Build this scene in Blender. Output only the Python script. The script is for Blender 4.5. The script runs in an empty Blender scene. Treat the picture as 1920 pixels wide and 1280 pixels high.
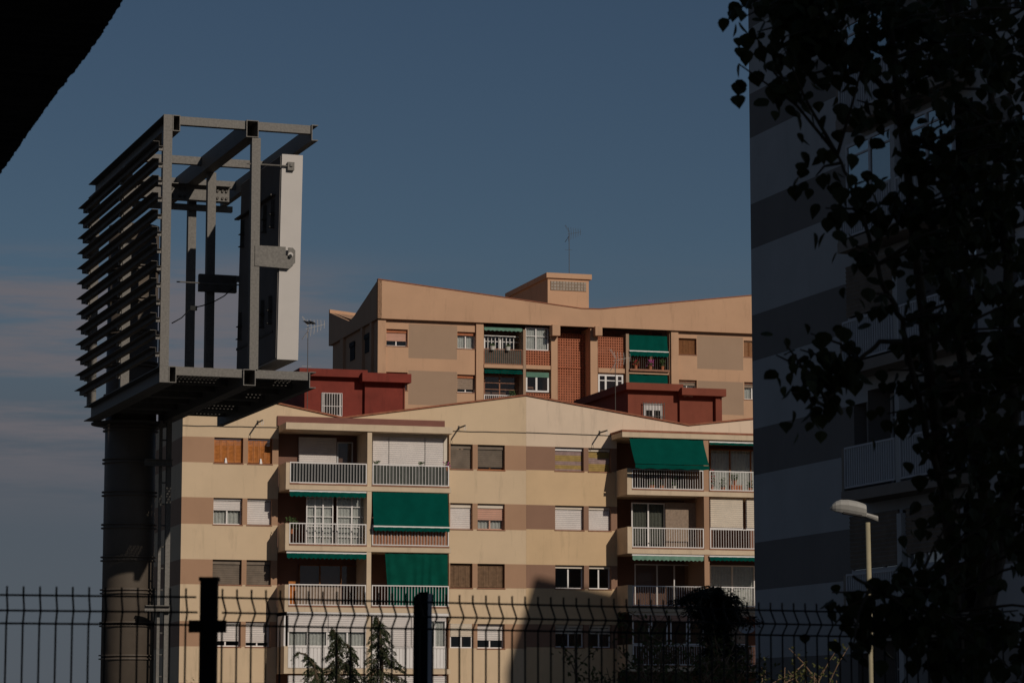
import bpy, math, random
from mathutils import Vector, Matrix, noise
random.seed(7)
R = math.radians
scn = bpy.context.scene
col = scn.collection
# ------------------------------------------------------------------ camera
FPX, HOR, CAMZ = 5250.0, 1340.0, 1.6
PITCH = math.atan((HOR - 640) / FPX)
cd = bpy.data.cameras.new('camera'); cam = bpy.data.objects.new('camera', cd); col.objects.link(cam)
cam.location = (0, 0, CAMZ); cam.rotation_euler = (R(90) + PITCH, 0, 0)
cd.sensor_width = 36; cd.lens = 36 * FPX / 1920; cd.clip_start = .1; cd.clip_end = 6000
cd.dof.use_dof = True; cd.dof.focus_distance = 110; cd.dof.aperture_fstop = 14
scn.camera = cam
# ------------------------------------------------------------------ light
SAZ, SEL = R(34.1), R(24.8)
SUN = Vector((math.sin(SAZ) * math.cos(SEL), -math.cos(SAZ) * math.cos(SEL), math.sin(SEL)))
world = bpy.data.worlds.new('World'); scn.world = world; world.use_nodes = True
nt = world.node_tree; bg = nt.nodes['Background']
sky = nt.nodes.new('ShaderNodeTexSky'); sky.sky_type = 'NISHITA'; sky.sun_disc = False
sky.sun_elevation = SEL; sky.sun_rotation = math.pi - SAZ
sky.air_density = 1.0; sky.dust_density = .2; sky.ozone_density = 3.6; sky.altitude = 50
def wn(kind, **kw):
    n = nt.nodes.new(kind)
    for k, v_ in kw.items(): setattr(n, k, v_)
    return n
def wrange(src, a, b, c=0, d=1):
    n = wn('ShaderNodeMapRange', interpolation_type='SMOOTHSTEP'); n.inputs[1].default_value = a; n.inputs[2].default_value = b; n.inputs[3].default_value = c; n.inputs[4].default_value = d; nt.links.new(src, n.inputs[0]); return n.outputs[0]
def wmul(a, b):
    n = wn('ShaderNodeMath', operation='MULTIPLY'); nt.links.new(a, n.inputs[0])
    if isinstance(b, float): n.inputs[1].default_value = b
    else: nt.links.new(b, n.inputs[1])
    return n.outputs[0]
tc = wn('ShaderNodeTexCoord'); sep = wn('ShaderNodeSeparateXYZ'); nt.links.new(tc.outputs['Generated'], sep.inputs[0]); elv = sep.outputs[2]
def wnoise(scale, loc, rough):
    mp = wn('ShaderNodeMapping'); mp.inputs['Scale'].default_value = scale; mp.inputs['Location'].default_value = loc; nt.links.new(tc.outputs['Generated'], mp.inputs[0])
    n = wn('ShaderNodeTexNoise'); n.inputs['Scale'].default_value = 1; n.inputs['Detail'].default_value = 7; n.inputs['Roughness'].default_value = rough; nt.links.new(mp.outputs[0], n.inputs[0]); return n.outputs[0]
def wmix(f, a, b):
    n = wn('ShaderNodeMix', data_type='RGBA'); nt.links.new(f, n.inputs[0])
    for k, q in ((6, a), (7, b)):
        if isinstance(q, tuple): n.inputs[k].default_value = (*q, 1)
        else: nt.links.new(q, n.inputs[k])
    return n.outputs[2]
veil = wmul(wrange(elv, .17, .085), .9)                       # thin grey cloud veil lying along the horizon all round
c1 = wmix(veil, sky.outputs[0], (3.5, 4.15, 5.2))
bank = wmul(wmul(wrange(wnoise((6, 6, 60), (2.3, 0, .6), .62), .36, .56), wmul(wmul(wrange(elv, .168, .148), wrange(elv, .06, .105)), wrange(sep.outputs[0], -.02, -.11, .12, 1))), .85)   # a broken bank of pinkish cloud
c2 = wmix(bank, c1, (6.6, 6.1, 6.7))
nt.links.new(c2, bg.inputs[0])
bg.inputs[1].default_value = .05
sl = bpy.data.lights.new('sun', 'SUN'); so = bpy.data.objects.new('sun', sl); col.objects.link(so)
sl.energy = 5; sl.angle = R(.5); sl.color = (1, .9, .78); so.rotation_euler = SUN.to_track_quat('Z', 'Y').to_euler()
scn.view_settings.view_transform = 'Standard'; scn.view_settings.look = 'None'
scn.view_settings.exposure = -1.25; scn.view_settings.gamma = 1
scn.render.engine = 'CYCLES'
# ------------------------------------------------------------------ helpers
def ray(x, y):
    c, s = math.cos(PITCH), math.sin(PITCH)
    a, b = x - 960, 640 - y
    return Vector((a, FPX * c - b * s, FPX * s + b * c))
def at(x, y, D):
    r = ray(x, y); return Vector((0, 0, CAMZ)) + r * (D / r.y)
class Frame:
    """facade coordinates: u along the face, v into the building, z up"""
    def __init__(s, px, D, ang):
        p = at(px, HOR, D); s.o = Vector((p.x, p.y, 0)); s.a = R(ang)
        s.ux = Vector((math.cos(s.a), math.sin(s.a), 0)); s.vy = Vector((-math.sin(s.a), math.cos(s.a), 0))
    def hit(s, x, y, v=0.0):
        r = ray(x, y); c = Vector((0, 0, CAMZ))
        t = (v - (c - s.o).dot(s.vy)) / r.dot(s.vy); p = c + r * t
        return (p - s.o).dot(s.ux), p.z
    def rect(s, x0, x1, y0, y1, v=0.0):
        xc, yc = (x0 + x1) / 2, (y0 + y1) / 2
        return s.hit(x0, yc, v)[0], s.hit(x1, yc, v)[0], s.hit(xc, y1, v)[1], s.hit(xc, y0, v)[1]
    def w(s, u, v, z): return s.o + s.ux * u + s.vy * v + Vector((0, 0, z))
    def empty(s, name): return thing(name, s.o, s.a)
def thing(name, loc=(0, 0, 0), rz=0):
    o = bpy.data.objects.new(name, None); o.location = loc; o.rotation_euler = (0, 0, rz); o.empty_display_size = .2; col.objects.link(o); return o
def tag(o, label, cat, group=None, kind=None):
    if label: o['label'] = label
    if cat: o['category'] = cat
    if group: o['group'] = group
    if kind: o['kind'] = kind
    return o
class MB:
    def __init__(s): s.v = []; s.f = []; s.m = []
    def add(s, vs, fs, m=0):
        n = len(s.v); s.v += [tuple(p) for p in vs]
        for f in fs: s.f.append(tuple(i + n for i in f)); s.m.append(m)
        return s
    def quad(s, a, b, c, d, m=0): return s.add([a, b, c, d], [(0, 1, 2, 3)], m)
    def box(s, x0, x1, y0, y1, z0, z1, m=0):
        x0, x1 = min(x0, x1), max(x0, x1); y0, y1 = min(y0, y1), max(y0, y1); z0, z1 = min(z0, z1), max(z0, z1)
        return s.add([(x0, y0, z0), (x1, y0, z0), (x1, y1, z0), (x0, y1, z0), (x0, y0, z1), (x1, y0, z1), (x1, y1, z1), (x0, y1, z1)],
                     [(0, 3, 2, 1), (4, 5, 6, 7), (0, 1, 5, 4), (1, 2, 6, 5), (2, 3, 7, 6), (3, 0, 4, 7)], m)
    def prism(s, pts, y0, y1, m=0):
        """outline in (x,z), extruded along y"""
        n = len(pts); vs = [(x, y0, z) for x, z in pts] + [(x, y1, z) for x, z in pts]
        return s.add(vs, [tuple(range(n)), tuple(range(2 * n - 1, n - 1, -1))] + [(i, i + n, (i + 1) % n + n, (i + 1) % n) for i in range(n)], m)
    def tube(s, pts, r, n=6, m=0, r1=None):
        pts = [Vector(p) for p in pts]; k = len(pts); vs = []; fs = []
        for i, p in enumerate(pts):
            d = (pts[min(i + 1, k - 1)] - pts[max(i - 1, 0)])
            d = d.normalized() if d.length > 1e-9 else Vector((0, 0, 1))
            a = d.cross(Vector((0, 0, 1)) if abs(d.z) < .9 else Vector((1, 0, 0))).normalized(); b = d.cross(a)
            rr = r if r1 is None else r + (r1 - r) * i / max(1, k - 1)
            for j in range(n):
                t = 2 * math.pi * j / n; vs.append(p + (a * math.cos(t) + b * math.sin(t)) * rr)
        for i in range(k - 1):
            for j in range(n): fs.append((i * n + j, i * n + (j + 1) % n, (i + 1) * n + (j + 1) % n, (i + 1) * n + j))
        fs.append(tuple(range(n - 1, -1, -1))); fs.append(tuple(range((k - 1) * n, k * n)))
        return s.add(vs, fs, m)
    def cyl(s, cx, cy, z0, z1, r, n=32, m=0, r1=None):
        r1 = r if r1 is None else r1
        vs = [(cx + r * math.cos(2 * math.pi * j / n), cy + r * math.sin(2 * math.pi * j / n), z0) for j in range(n)] + \
             [(cx + r1 * math.cos(2 * math.pi * j / n), cy + r1 * math.sin(2 * math.pi * j / n), z1) for j in range(n)]
        return s.add(vs, [(j, (j + 1) % n, (j + 1) % n + n, j + n) for j in range(n)] + [tuple(range(n - 1, -1, -1)), tuple(range(n, 2 * n))], m)
    def mesh(s, name, mats, smooth=False):
        me = bpy.data.meshes.new(name); me.from_pydata(s.v, [], s.f)
        for m in (mats if isinstance(mats, (list, tuple)) else [mats]): me.materials.append(m)
        me.polygons.foreach_set('material_index', s.m)
        if smooth: me.polygons.foreach_set('use_smooth', [True] * len(s.f))
        me.update(); return me
    def build(s, name, mats, parent=None, smooth=False): return put(name, s.mesh(name, mats, smooth), parent)
def put(name, me, parent=None, loc=None):
    o = bpy.data.objects.new(name, me); col.objects.link(o)
    if parent is not None: o.parent = parent
    if loc is not None: o.location = loc
    return o
# ------------------------------------------------------------------ materials
def mat(name, c, rough=.85, var=.10, scale=1.2, streak=0.0, bump=.0, bscale=40, metal=0.0, spec=.3, stain=None):
    m = bpy.data.materials.new(name); m.use_nodes = True; t = m.node_tree; b = t.nodes['Principled BSDF']
    b.inputs['Roughness'].default_value = rough; b.inputs['Metallic'].default_value = metal; b.inputs['Specular IOR Level'].default_value = spec
    co = t.nodes.new('ShaderNodeTexCoord')
    n1 = t.nodes.new('ShaderNodeTexNoise'); n1.inputs['Scale'].default_value = scale; n1.inputs['Detail'].default_value = 6; n1.inputs['Roughness'].default_value = .6
    t.links.new(co.outputs['Object'], n1.inputs[0])
    r1 = t.nodes.new('ShaderNodeMapRange'); r1.inputs[1].default_value = .3; r1.inputs[2].default_value = .7; r1.inputs[3].default_value = 1 - var; r1.inputs[4].default_value = 1 + var
    t.links.new(n1.outputs[0], r1.inputs[0]); val = r1.outputs[0]
    if streak:
        mp = t.nodes.new('ShaderNodeMapping'); mp.inputs['Scale'].default_value = (1.5, 1.5, .22); t.links.new(co.outputs['Object'], mp.inputs[0])
        n2 = t.nodes.new('ShaderNodeTexNoise'); n2.inputs['Scale'].default_value = 1.6; n2.inputs['Detail'].default_value = 5; n2.inputs['Roughness'].default_value = .7
        t.links.new(mp.outputs[0], n2.inputs[0])
        r2 = t.nodes.new('ShaderNodeMapRange'); r2.inputs[1].default_value = .55; r2.inputs[2].default_value = .74; r2.inputs[3].default_value = 1; r2.inputs[4].default_value = 1 - streak
        t.links.new(n2.outputs[0], r2.inputs[0])
        x = t.nodes.new('ShaderNodeMath'); x.operation = 'MULTIPLY'; t.links.new(val, x.inputs[0]); t.links.new(r2.outputs[0], x.inputs[1]); val = x.outputs[0]
    vm = t.nodes.new('ShaderNodeVectorMath'); vm.operation = 'SCALE'; vm.inputs[0].default_value = c[:3]; t.links.new(val, vm.inputs['Scale'])
    t.links.new(vm.outputs[0], b.inputs['Base Color'])
    if bump:
        n3 = t.nodes.new('ShaderNodeTexNoise'); n3.inputs['Scale'].default_value = bscale; n3.inputs['Detail'].default_value = 3; t.links.new(co.outputs['Object'], n3.inputs[0])
        bp = t.nodes.new('ShaderNodeBump'); bp.inputs['Strength'].default_value = bump; bp.inputs['Distance'].default_value = .02; t.links.new(n3.outputs[0], bp.inputs['Height']); t.links.new(bp.outputs[0], b.inputs['Normal'])
    return m
M = {}
M['cream'] = mat('cream_render', (.665, .50, .33), var=.06, scale=.5, streak=.20, bump=.25)
M['cream_old'] = mat('cream_trim', (.64, .50, .35), var=.09, scale=1.1, streak=.2, bump=.3)
M['ochre'] = mat('ochre_cream_render', (.66, .465, .275), var=.08, scale=.5, streak=.20, bump=.25)
M['pale'] = mat('pale_render', (.74, .58, .435), var=.05, scale=.5, streak=.2, bump=.25)
M['brown'] = mat('brown_render', (.42, .25, .155), var=.05, scale=.6, streak=.08, bump=.25)
M['umber'] = mat('umber_render', (.29, .165, .11), var=.05, scale=.6, streak=.08, bump=.25)
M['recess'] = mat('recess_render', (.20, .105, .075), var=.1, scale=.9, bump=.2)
M['tan'] = mat('tan_render', (.56, .34, .21), var=.07, scale=.45, streak=.20, bump=.25)
M['taupe'] = mat('taupe_panel', (.38, .255, .172), var=.05, scale=.5, streak=.06, bump=.2)
M['redwall'] = mat('oxide_red_render', (.20, .036, .024), var=.22, scale=.9, streak=.3, bump=.3)
M['redwall2'] = mat('rust_red_render', (.215, .058, .034), var=.12, scale=.8, streak=.15, bump=.3)
M['redtile'] = mat('roof_edge_tile', (.30, .115, .065), var=.25, scale=5)
M['redband'] = mat('dull_red_band', (.20, .085, .065), var=.1, scale=2)
M['green'] = mat('green_awning_cloth', (.001, .066, .050), var=.10, scale=2.2, rough=.9, spec=.04)
M['green2'] = mat('green_awning_cloth_old', (.003, .072, .050), var=.16, scale=2.5, rough=.9, spec=.04)
M['palegreen'] = mat('faded_green_cloth', (.14, .27, .20), var=.12, scale=3)
M['white'] = mat('white_paint', (.78, .74, .71), var=.05, scale=3, rough=.5)
M['whiteshut'] = mat('white_shutter', (.72, .665, .63), var=.06, scale=2, rough=.6)
M['creamshut'] = mat('cream_shutter', (.70, .61, .50), var=.07, scale=2, rough=.6)
M['pinkshut'] = mat('salmon_shutter', (.60, .36, .27), var=.07, scale=2)
M['greyshut'] = mat('grey_brown_shutter', (.20, .16, .125), var=.2, scale=2.5)
M['strshut'] = mat('mauve_shutter', (.36, .255, .235), var=.2, scale=4)
M['yelshut'] = mat('mustard_slat', (.40, .28, .10), var=.2, scale=4)
M['woodshut'] = mat('old_wood_shutter', (.20, .12, .07), var=.25, scale=6)
M['orange'] = mat('varnished_orange_wood', (.46, .155, .028), var=.25, scale=7, rough=.55)
M['darkwood'] = mat('dark_varnished_wood', (.22, .092, .035), var=.2, scale=6)
M['woodsh'] = mat('woven_blind', (.33, .25, .19), var=.18, scale=9)
M['sill'] = mat('terracotta_sill', (.33, .16, .10), var=.2, scale=8)
M['lattice'] = mat('terracotta_lattice', (.40, .135, .07), var=.15, scale=5)
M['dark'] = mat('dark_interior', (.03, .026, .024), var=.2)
M['curtain'] = mat('net_curtain', (.60, .57, .53), var=.12, scale=6)
M['greycurt'] = mat('grey_green_curtain', (.13, .125, .10), var=.12, scale=6)
M['pot'] = mat('terracotta_pot', (.42, .15, .07), var=.15, scale=9)
M['whitepot'] = mat('white_pot', (.6, .56, .5), var=.1, scale=9)
M['leafy'] = mat('balcony_leaf', (.06, .10, .03), var=.3, scale=12)
M['flower'] = mat('magenta_flower', (.45, .06, .28), var=.2, scale=12)
M['redflower'] = mat('red_flower', (.42, .015, .03), var=.2, scale=12)
M['cloth'] = mat('striped_cloth', (.30, .13, .07), var=.3, scale=7)
M['steel'] = mat('galvanised_steel', (.155, .143, .128), var=.26, scale=26, rough=.62, metal=.15, spec=.4)
M['steeldark'] = mat('weathered_steel', (.10, .09, .08), var=.25, scale=9, rough=.7, metal=.1)
M['polepaint'] = mat('brown_grey_pole_paint', (.115, .092, .072), var=.10, scale=2.5, streak=.22, rough=.55, spec=.4)
M['panelwhite'] = mat('sign_panel_grey_white', (.52, .48, .445), var=.04, scale=2, rough=.5)
M['panelback'] = mat('sign_panel_back', (.17, .155, .145), var=.1, scale=2)
M['wire'] = mat('black_coated_wire', (.012, .013, .013), rough=.6, var=.1, spec=.2)
M['postblack'] = mat('black_post_paint', (.010, .010, .010), rough=.7, var=.1, spec=.2)
M['postlit'] = mat('sunlit_side_tone', (.85, .86, .88), var=.05)  # pale tone standing in for sunlight on the post's right side
M['lamp'] = mat('lamp_aluminium', (.36, .345, .315), var=.08, rough=.6)
M['lamppole'] = mat('yellowed_lamp_pole', (.36, .31, .20), var=.12, scale=4, streak=.3)
M['stripelight'] = mat('tower_pale_grey', (.44, .435, .425), var=.08, scale=.5, streak=.10, bump=.25)
M['stripedark'] = mat('tower_dark_grey', (.20, .18, .165), var=.08, scale=.5, streak=.10, bump=.25)
M['towerwhite'] = mat('tower_white_metal', (.55, .55, .56), var=.06)
M['towerbeige'] = mat('tower_beige_trim', (.26, .22, .185), var=.1)
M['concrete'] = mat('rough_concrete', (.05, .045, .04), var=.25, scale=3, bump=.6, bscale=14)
M['block'] = mat('shade_block_render', (.40, .33, .26), var=.06, streak=.1)  # walls of the unseen blocks added for shade
M['asphalt'] = mat('asphalt', (.05, .05, .05), var=.25, scale=.6, bump=.4, bscale=30)
M['bark'] = mat('poplar_bark', (.10, .072, .045), var=.3, scale=14, bump=.4)
M['twig'] = mat('dry_twig', (.24, .15, .09), var=.25, scale=9)
M['antenna'] = mat('antenna_metal', (.33, .31, .28), var=.2, scale=9, rough=.5)
M['black'] = mat('black_feather', (.012, .012, .013))
M['dish'] = mat('dish_grey', (.45, .47, .5), var=.05)
M['mesh'] = mat('dark_balcony_sheet', (.018, .02, .02), var=.15, scale=3)
M['greymesh'] = mat('grey_balcony_sheet', (.075, .08, .07), var=.2, scale=4)
def leafmat(name, c, tr=.25):
    m = bpy.data.materials.new(name); m.use_nodes = True; t = m.node_tree; b = t.nodes['Principled BSDF']; out = t.nodes['Material Output']
    co = t.nodes.new('ShaderNodeTexCoord'); n = t.nodes.new('ShaderNodeTexNoise'); n.inputs['Scale'].default_value = 3; t.links.new(co.outputs['Object'], n.inputs[0])
    oi = t.nodes.new('ShaderNodeObjectInfo'); ad = t.nodes.new('ShaderNodeMath'); ad.operation = 'MULTIPLY_ADD'; ad.inputs[1].default_value = .7; t.links.new(n.outputs[0], ad.inputs[0]); t.links.new(oi.outputs['Random'], ad.inputs[2])
    mr = t.nodes.new('ShaderNodeMapRange'); mr.inputs[1].default_value = 0; mr.inputs[2].default_value = 1.5; mr.inputs[3].default_value = .55; mr.inputs[4].default_value = 1.5; t.links.new(ad.outputs[0], mr.inputs[0])
    vm = t.nodes.new('ShaderNodeVectorMath'); vm.operation = 'SCALE'; vm.inputs[0].default_value = c; t.links.new(mr.outputs[0], vm.inputs['Scale'])
    t.links.new(vm.outputs[0], b.inputs['Base Color']); b.inputs['Roughness'].default_value = .6; b.inputs['Specular IOR Level'].default_value = .2
    ts = t.nodes.new('ShaderNodeBsdfTranslucent'); t.links.new(vm.outputs[0], ts.inputs[0]); mx = t.nodes.new('ShaderNodeMixShader'); mx.inputs[0].default_value = tr
    t.links.new(b.outputs[0], mx.inputs[1]); t.links.new(ts.outputs[0], mx.inputs[2]); t.links.new(mx.outputs[0], out.inputs[0]); return m
M['poplarleaf'] = leafmat('poplar_leaf', (.065, .066, .022), .25)
M['cedar'] = leafmat('cedar_needles', (.07, .085, .04), .15)
M['darktree'] = leafmat('dark_conifer_needles', (.012, .015, .010), .1)
M['shrub'] = leafmat('shrub_leaf', (.10, .105, .035), .25)
def glassmat(name, tint, gloss, gcol):
    m = bpy.data.materials.new(name); m.use_nodes = True; t = m.node_tree; t.nodes.remove(t.nodes['Principled BSDF']); out = t.nodes['Material Output']
    a = t.nodes.new('ShaderNodeBsdfTransparent'); a.inputs[0].default_value = (*tint, 1); g = t.nodes.new('ShaderNodeBsdfGlossy'); g.inputs['Roughness'].default_value = .03; g.inputs[0].default_value = (*gcol, 1)
    lw = t.nodes.new('ShaderNodeLayerWeight'); lw.inputs[0].default_value = .25; ma = t.nodes.new('ShaderNodeMath'); ma.operation = 'MULTIPLY_ADD'; ma.inputs[1].default_value = .6; ma.inputs[2].default_value = gloss
    t.links.new(lw.outputs['Fresnel'], ma.inputs[0]); mx = t.nodes.new('ShaderNodeMixShader'); t.links.new(ma.outputs[0], mx.inputs[0]); t.links.new(a.outputs[0], mx.inputs[1]); t.links.new(g.outputs[0], mx.inputs[2]); t.links.new(mx.outputs[0], out.inputs[0]); return m
M['glass'] = glassmat('window_glass', (.88, .9, .9), .03, (1, 1, 1))
M['glassblue'] = glassmat('reflecting_glass', (.25, .28, .3), .35, (1, 1, 1))
# ------------------------------------------------------------------ facade pieces
def slat_sheet(mb, u0, u1, z0, z1, v, pitch=.095, dep=.03, m=0, alt=None):
    n = max(2, int(round((z1 - z0) / pitch))); h = (z1 - z0) / n
    for i in range(n):
        a = z0 + i * h; mm = m if alt is None else alt(i, n)
        mb.quad((u0, v, a), (u1, v, a), (u1, v - dep, a + h * .75), (u0, v - dep, a + h * .75), mm)
        mb.quad((u0, v - dep, a + h * .75), (u1, v - dep, a + h * .75), (u1, v, a + h), (u0, v, a + h), mm)
    mb.box(u0, u1, v + .004, v + .02, z0, z1, m)
def ring(mb, u0, u1, z0, z1, v0, v1, t, m=0, mulls=(), trans=()):
    mb.box(u0, u1, v0, v1, z0, z0 + t, m); mb.box(u0, u1, v0, v1, z1 - t, z1, m)
    mb.box(u0, u0 + t, v0, v1, z0 + t, z1 - t, m); mb.box(u1 - t, u1, v0, v1, z0 + t, z1 - t, m)
    for f in mulls:
        c = u0 + (u1 - u0) * f; mb.box(c - t * .6, c + t * .6, v0 - .003, v1, z0 + t, z1 - t, m)
    for f in trans:
        c = z0 + (z1 - z0) * f; mb.box(u0 + t, u1 - t, v0 + .004, v1 - .002, c - t * .3, c + t * .3, m)
def curtain_mesh(u0, u1, z0, z1, v, amp=.03, per=.16):
    mb = MB(); n = max(8, int((u1 - u0) / .035)); vs = []
    for i in range(n + 1):
        u = u0 + (u1 - u0) * i / n; d = amp * math.sin(u * 2 * math.pi / per + math.sin(u * 3.1) * 1.4)
        vs += [(u, v + d, z0 + .015 * math.sin(u * 23)), (u, v + d * .6, z1)]
    return mb.add(vs, [(2 * i, 2 * i + 2, 2 * i + 3, 2 * i + 1) for i in range(n)])
def window(B, r, v0=.27, frame='white', mulls=(.5,), trans=(), shut=None, sf=0.0, box=None, boxh=.12, curt=None, sill='sill', glass='glass', t=.055, alt=None, gap=.0, fr_open=True):
    u0, u1, z0, z1 = r
    mb = MB(); e = .004
    ring(mb, u0 + e, u1 - e, z0 + e, z1 - e, v0, v0 + .06, t, 0, mulls, trans)
    W = mb.build('window', M[frame], B)
    cuts = [0] + list(mulls) + [1]
    for a, b in zip(cuts, cuts[1:]):
        p = MB(); p.box(u0 + (u1 - u0) * a + t * .7, u0 + (u1 - u0) * b - t * .7, v0 + .028, v0 + .034, z0 + t, z1 - t); p.build('pane', M[glass], W)
    zt = z1
    if box:
        b = MB(); b.box(u0 + .006, u1 - .006, v0 - .10, v0 - .006, z1 - boxh, z1 - .02); b.build('shutter_box', M[box], W); zt = z1 - boxh - .03
    if shut and sf > 0:
        s = MB(); zb = zt - (zt - z0 - .01) * sf; slat_sheet(s, u0 + .02, u1 - .02, zb, zt, v0 - .03, alt=alt)
        s.box(u0 + .02, u1 - .02, v0 - .055, v0 - .01, zb - .035, zb - .003) if sf < .99 else None
        s.build('roller_shutter', [M[k] for k in shut] if isinstance(shut, (list, tuple)) else M[shut], W)
    if curt: curtain_mesh(u0 + t, u1 - t, z0 + .06, z1 - .05, v0 + .14).build('curtain', M[curt], W)
    if sill:
        s = MB(); s.box(u0 - .03, u1 + .03, -.035, v0 - .06, z0 - .045, z0 - .002); s.build('sill', M[sill], W)
    return W
def louvred(B, r, key, v0=.22, leaves=4, sill='sill'):
    u0, u1, z0, z1 = r; mb = MB(); ring(mb, u0 + .004, u1 - .004, z0 + .004, z1 - .004, v0 + .03, v0 + .08, .04); W = mb.build('window', M[key], B)
    wd = (u1 - u0 - .05) / leaves
    for i in range(leaves):
        a = u0 + .025 + wd * i; l = MB(); ring(l, a + .006, a + wd - .006, z0 + .05, z1 - .07, v0 - .02, v0 + .02, .05)
        n = int((z1 - z0 - .22) / .06)
        for k in range(n):
            z = z0 + .11 + k * (z1 - z0 - .24) / n; l.quad((a + .056, v0 - .012, z), (a + wd - .056, v0 - .012, z), (a + wd - .056, v0 + .016, z + .055), (a + .056, v0 + .016, z + .055))
        l.build('shutter_leaf', M[key], W)
    if sill: s = MB(); s.box(u0 - .03, u1 + .03, -.035, v0 - .03, z0 - .045, z0 - .002); s.build('sill', M[sill], W)
    return W
def wall(mb, u0, u1, z0, z1, holes, bands, v=0.0, rev=.42, base=0):
    """front skin with openings; bands: [(ua,ub,za,zb,mat)]"""
    us = {u0, u1}; zs = {z0, z1}
    for a, b, c, d in holes: us |= {a, b}; zs |= {c, d}
    for a, b, c, d, m in bands: us |= {a, b}; zs |= {c, d}
    us = sorted(x for x in us if u0 <= x <= u1); zs = sorted(x for x in zs if z0 <= x <= z1)
    for i in range(len(us) - 1):
        for j in range(len(zs) - 1):
            uc, zc = (us[i] + us[i + 1]) / 2, (zs[j] + zs[j + 1]) / 2
            if any(a < uc < b and c < zc < d for a, b, c, d in holes): continue
            m = base
            for a, b, c, d, k in bands:
                if a < uc < b and c < zc < d: m = k
            mb.quad((us[i], v, zs[j]), (us[i + 1], v, zs[j]), (us[i + 1], v, zs[j + 1]), (us[i], v, zs[j + 1]), m)
    for a, b, c, d in holes:
        m = base
        for A, B_, C, D, k in bands:
            if A <= (a + b) / 2 <= B_ and C <= (c + d) / 2 <= D: m = k
        a2, b2, c2, d2 = max(a, u0), min(b, u1), max(c, z0), min(d, z1)
        mb.quad((a2, v, c2), (a2, v, d2), (a2, v + rev, d2), (a2, v + rev, c2), m); mb.quad((b2, v, c2), (b2, v + rev, c2), (b2, v + rev, d2), (b2, v, d2), m)
        mb.quad((a2, v, d2), (b2, v, d2), (b2, v + rev, d2), (a2, v + rev, d2), m); mb.quad((a2, v, c2), (a2, v + rev, c2), (b2, v + rev, c2), (b2, v, c2), m)
def railing(B, u0, u1, z0, z1, v, key='white', n=None, back=None, name='balcony_railing', single=True, bw=.0085):
    mb = MB(); t = .022
    mb.box(u0, u1, v - t, v + t, z1 - .045, z1); mb.box(u0, u1, v - t, v + t, z0, z0 + .04)
    mb.box(u0, u0 + .045, v - t - .002, v + t + .002, z0 + .04, z1 - .045); mb.box(u1 - .045, u1, v - t - .002, v + t + .002, z0 + .04, z1 - .045)
    n = n or max(4, int((u1 - u0) / .155)); X = [u0 + .045 + (u1 - u0 - .09) * (i + 1) / (n + 1) for i in range(n)]
    if not single:
        for x in X: mb.box(x - bw, x + bw, v - bw, v + bw, z0 + .04, z1 - .045)
    o = mb.build(name, M[key], B)
    if single:
        k = MB().box(-bw, bw, -bw, bw, z0 + .04, z1 - .045).mesh('baluster', M[key])
        for x in X: put('baluster', k, o, (x, v, 0))
    if back:
        b = MB().box(u0 + .05, u1 - .05, v + .05, v + .056, z0 + .03, z1 - .06); b.build('railing_sheet', M[back], o)
    return o
def awning(B, u0, u1, zt, zb, vt, vb, key='green', val=.22, bar=True, shear=0.0, name='awning', scal=.20):
    mb = MB(); n = 24; rows = 6; vs = []; fs = []
    for j in range(rows + 1):
        f = j / rows
        for i in range(n + 1):
            g = i / n; u = u0 + (u1 - u0) * g + shear * f
            sag = .035 * math.sin(math.pi * f) * (1 + .5 * math.sin(g * 19)) + .016 * math.sin(g * 31 + f * 3) + .03 * noise.noise((u * 1.6, f * 3, zt))
            vs.append((u, vt + (vb - vt) * f + sag, zt + (zb - zt) * f))
    W = n + 1
    for j in range(rows):
        for i in range(n): fs.append((j * W + i, j * W + i + 1, (j + 1) * W + i + 1, (j + 1) * W + i))
    mb.add(vs, fs)
    A = mb.build(name, M[key], B, smooth=True)
    if bar: MB().box(u0 + shear - .02, u1 + shear + .02, vb - .03, vb + .03, zb - .035, zb + .03).build('front_bar', M['white'], A)
    if val:
        q = MB(); k = max(5, int((u1 - u0) / scal)); m = k * 6; vs = []
        for i in range(m + 1):
            u = u0 + shear + (u1 - u0) * i / m; d = val * (1 - .22 * abs(math.cos(math.pi * i / 6)))
            w = .012 * math.sin(i * .5); vs += [(u, vb - .034 + w, zb - .03), (u, vb - .034 + w * 2, zb - .03 - d)]
        q.add(vs, [(2 * i, 2 * i + 1, 2 * i + 3, 2 * i + 2) for i in range(m)]); q.build('valance', M[key], A)
    return A
def pane_wall(mb, u0, u1, z0, z1, v, th=.12, m=0): mb.box(u0, u1, v, v + th, z0, z1, m)
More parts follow.
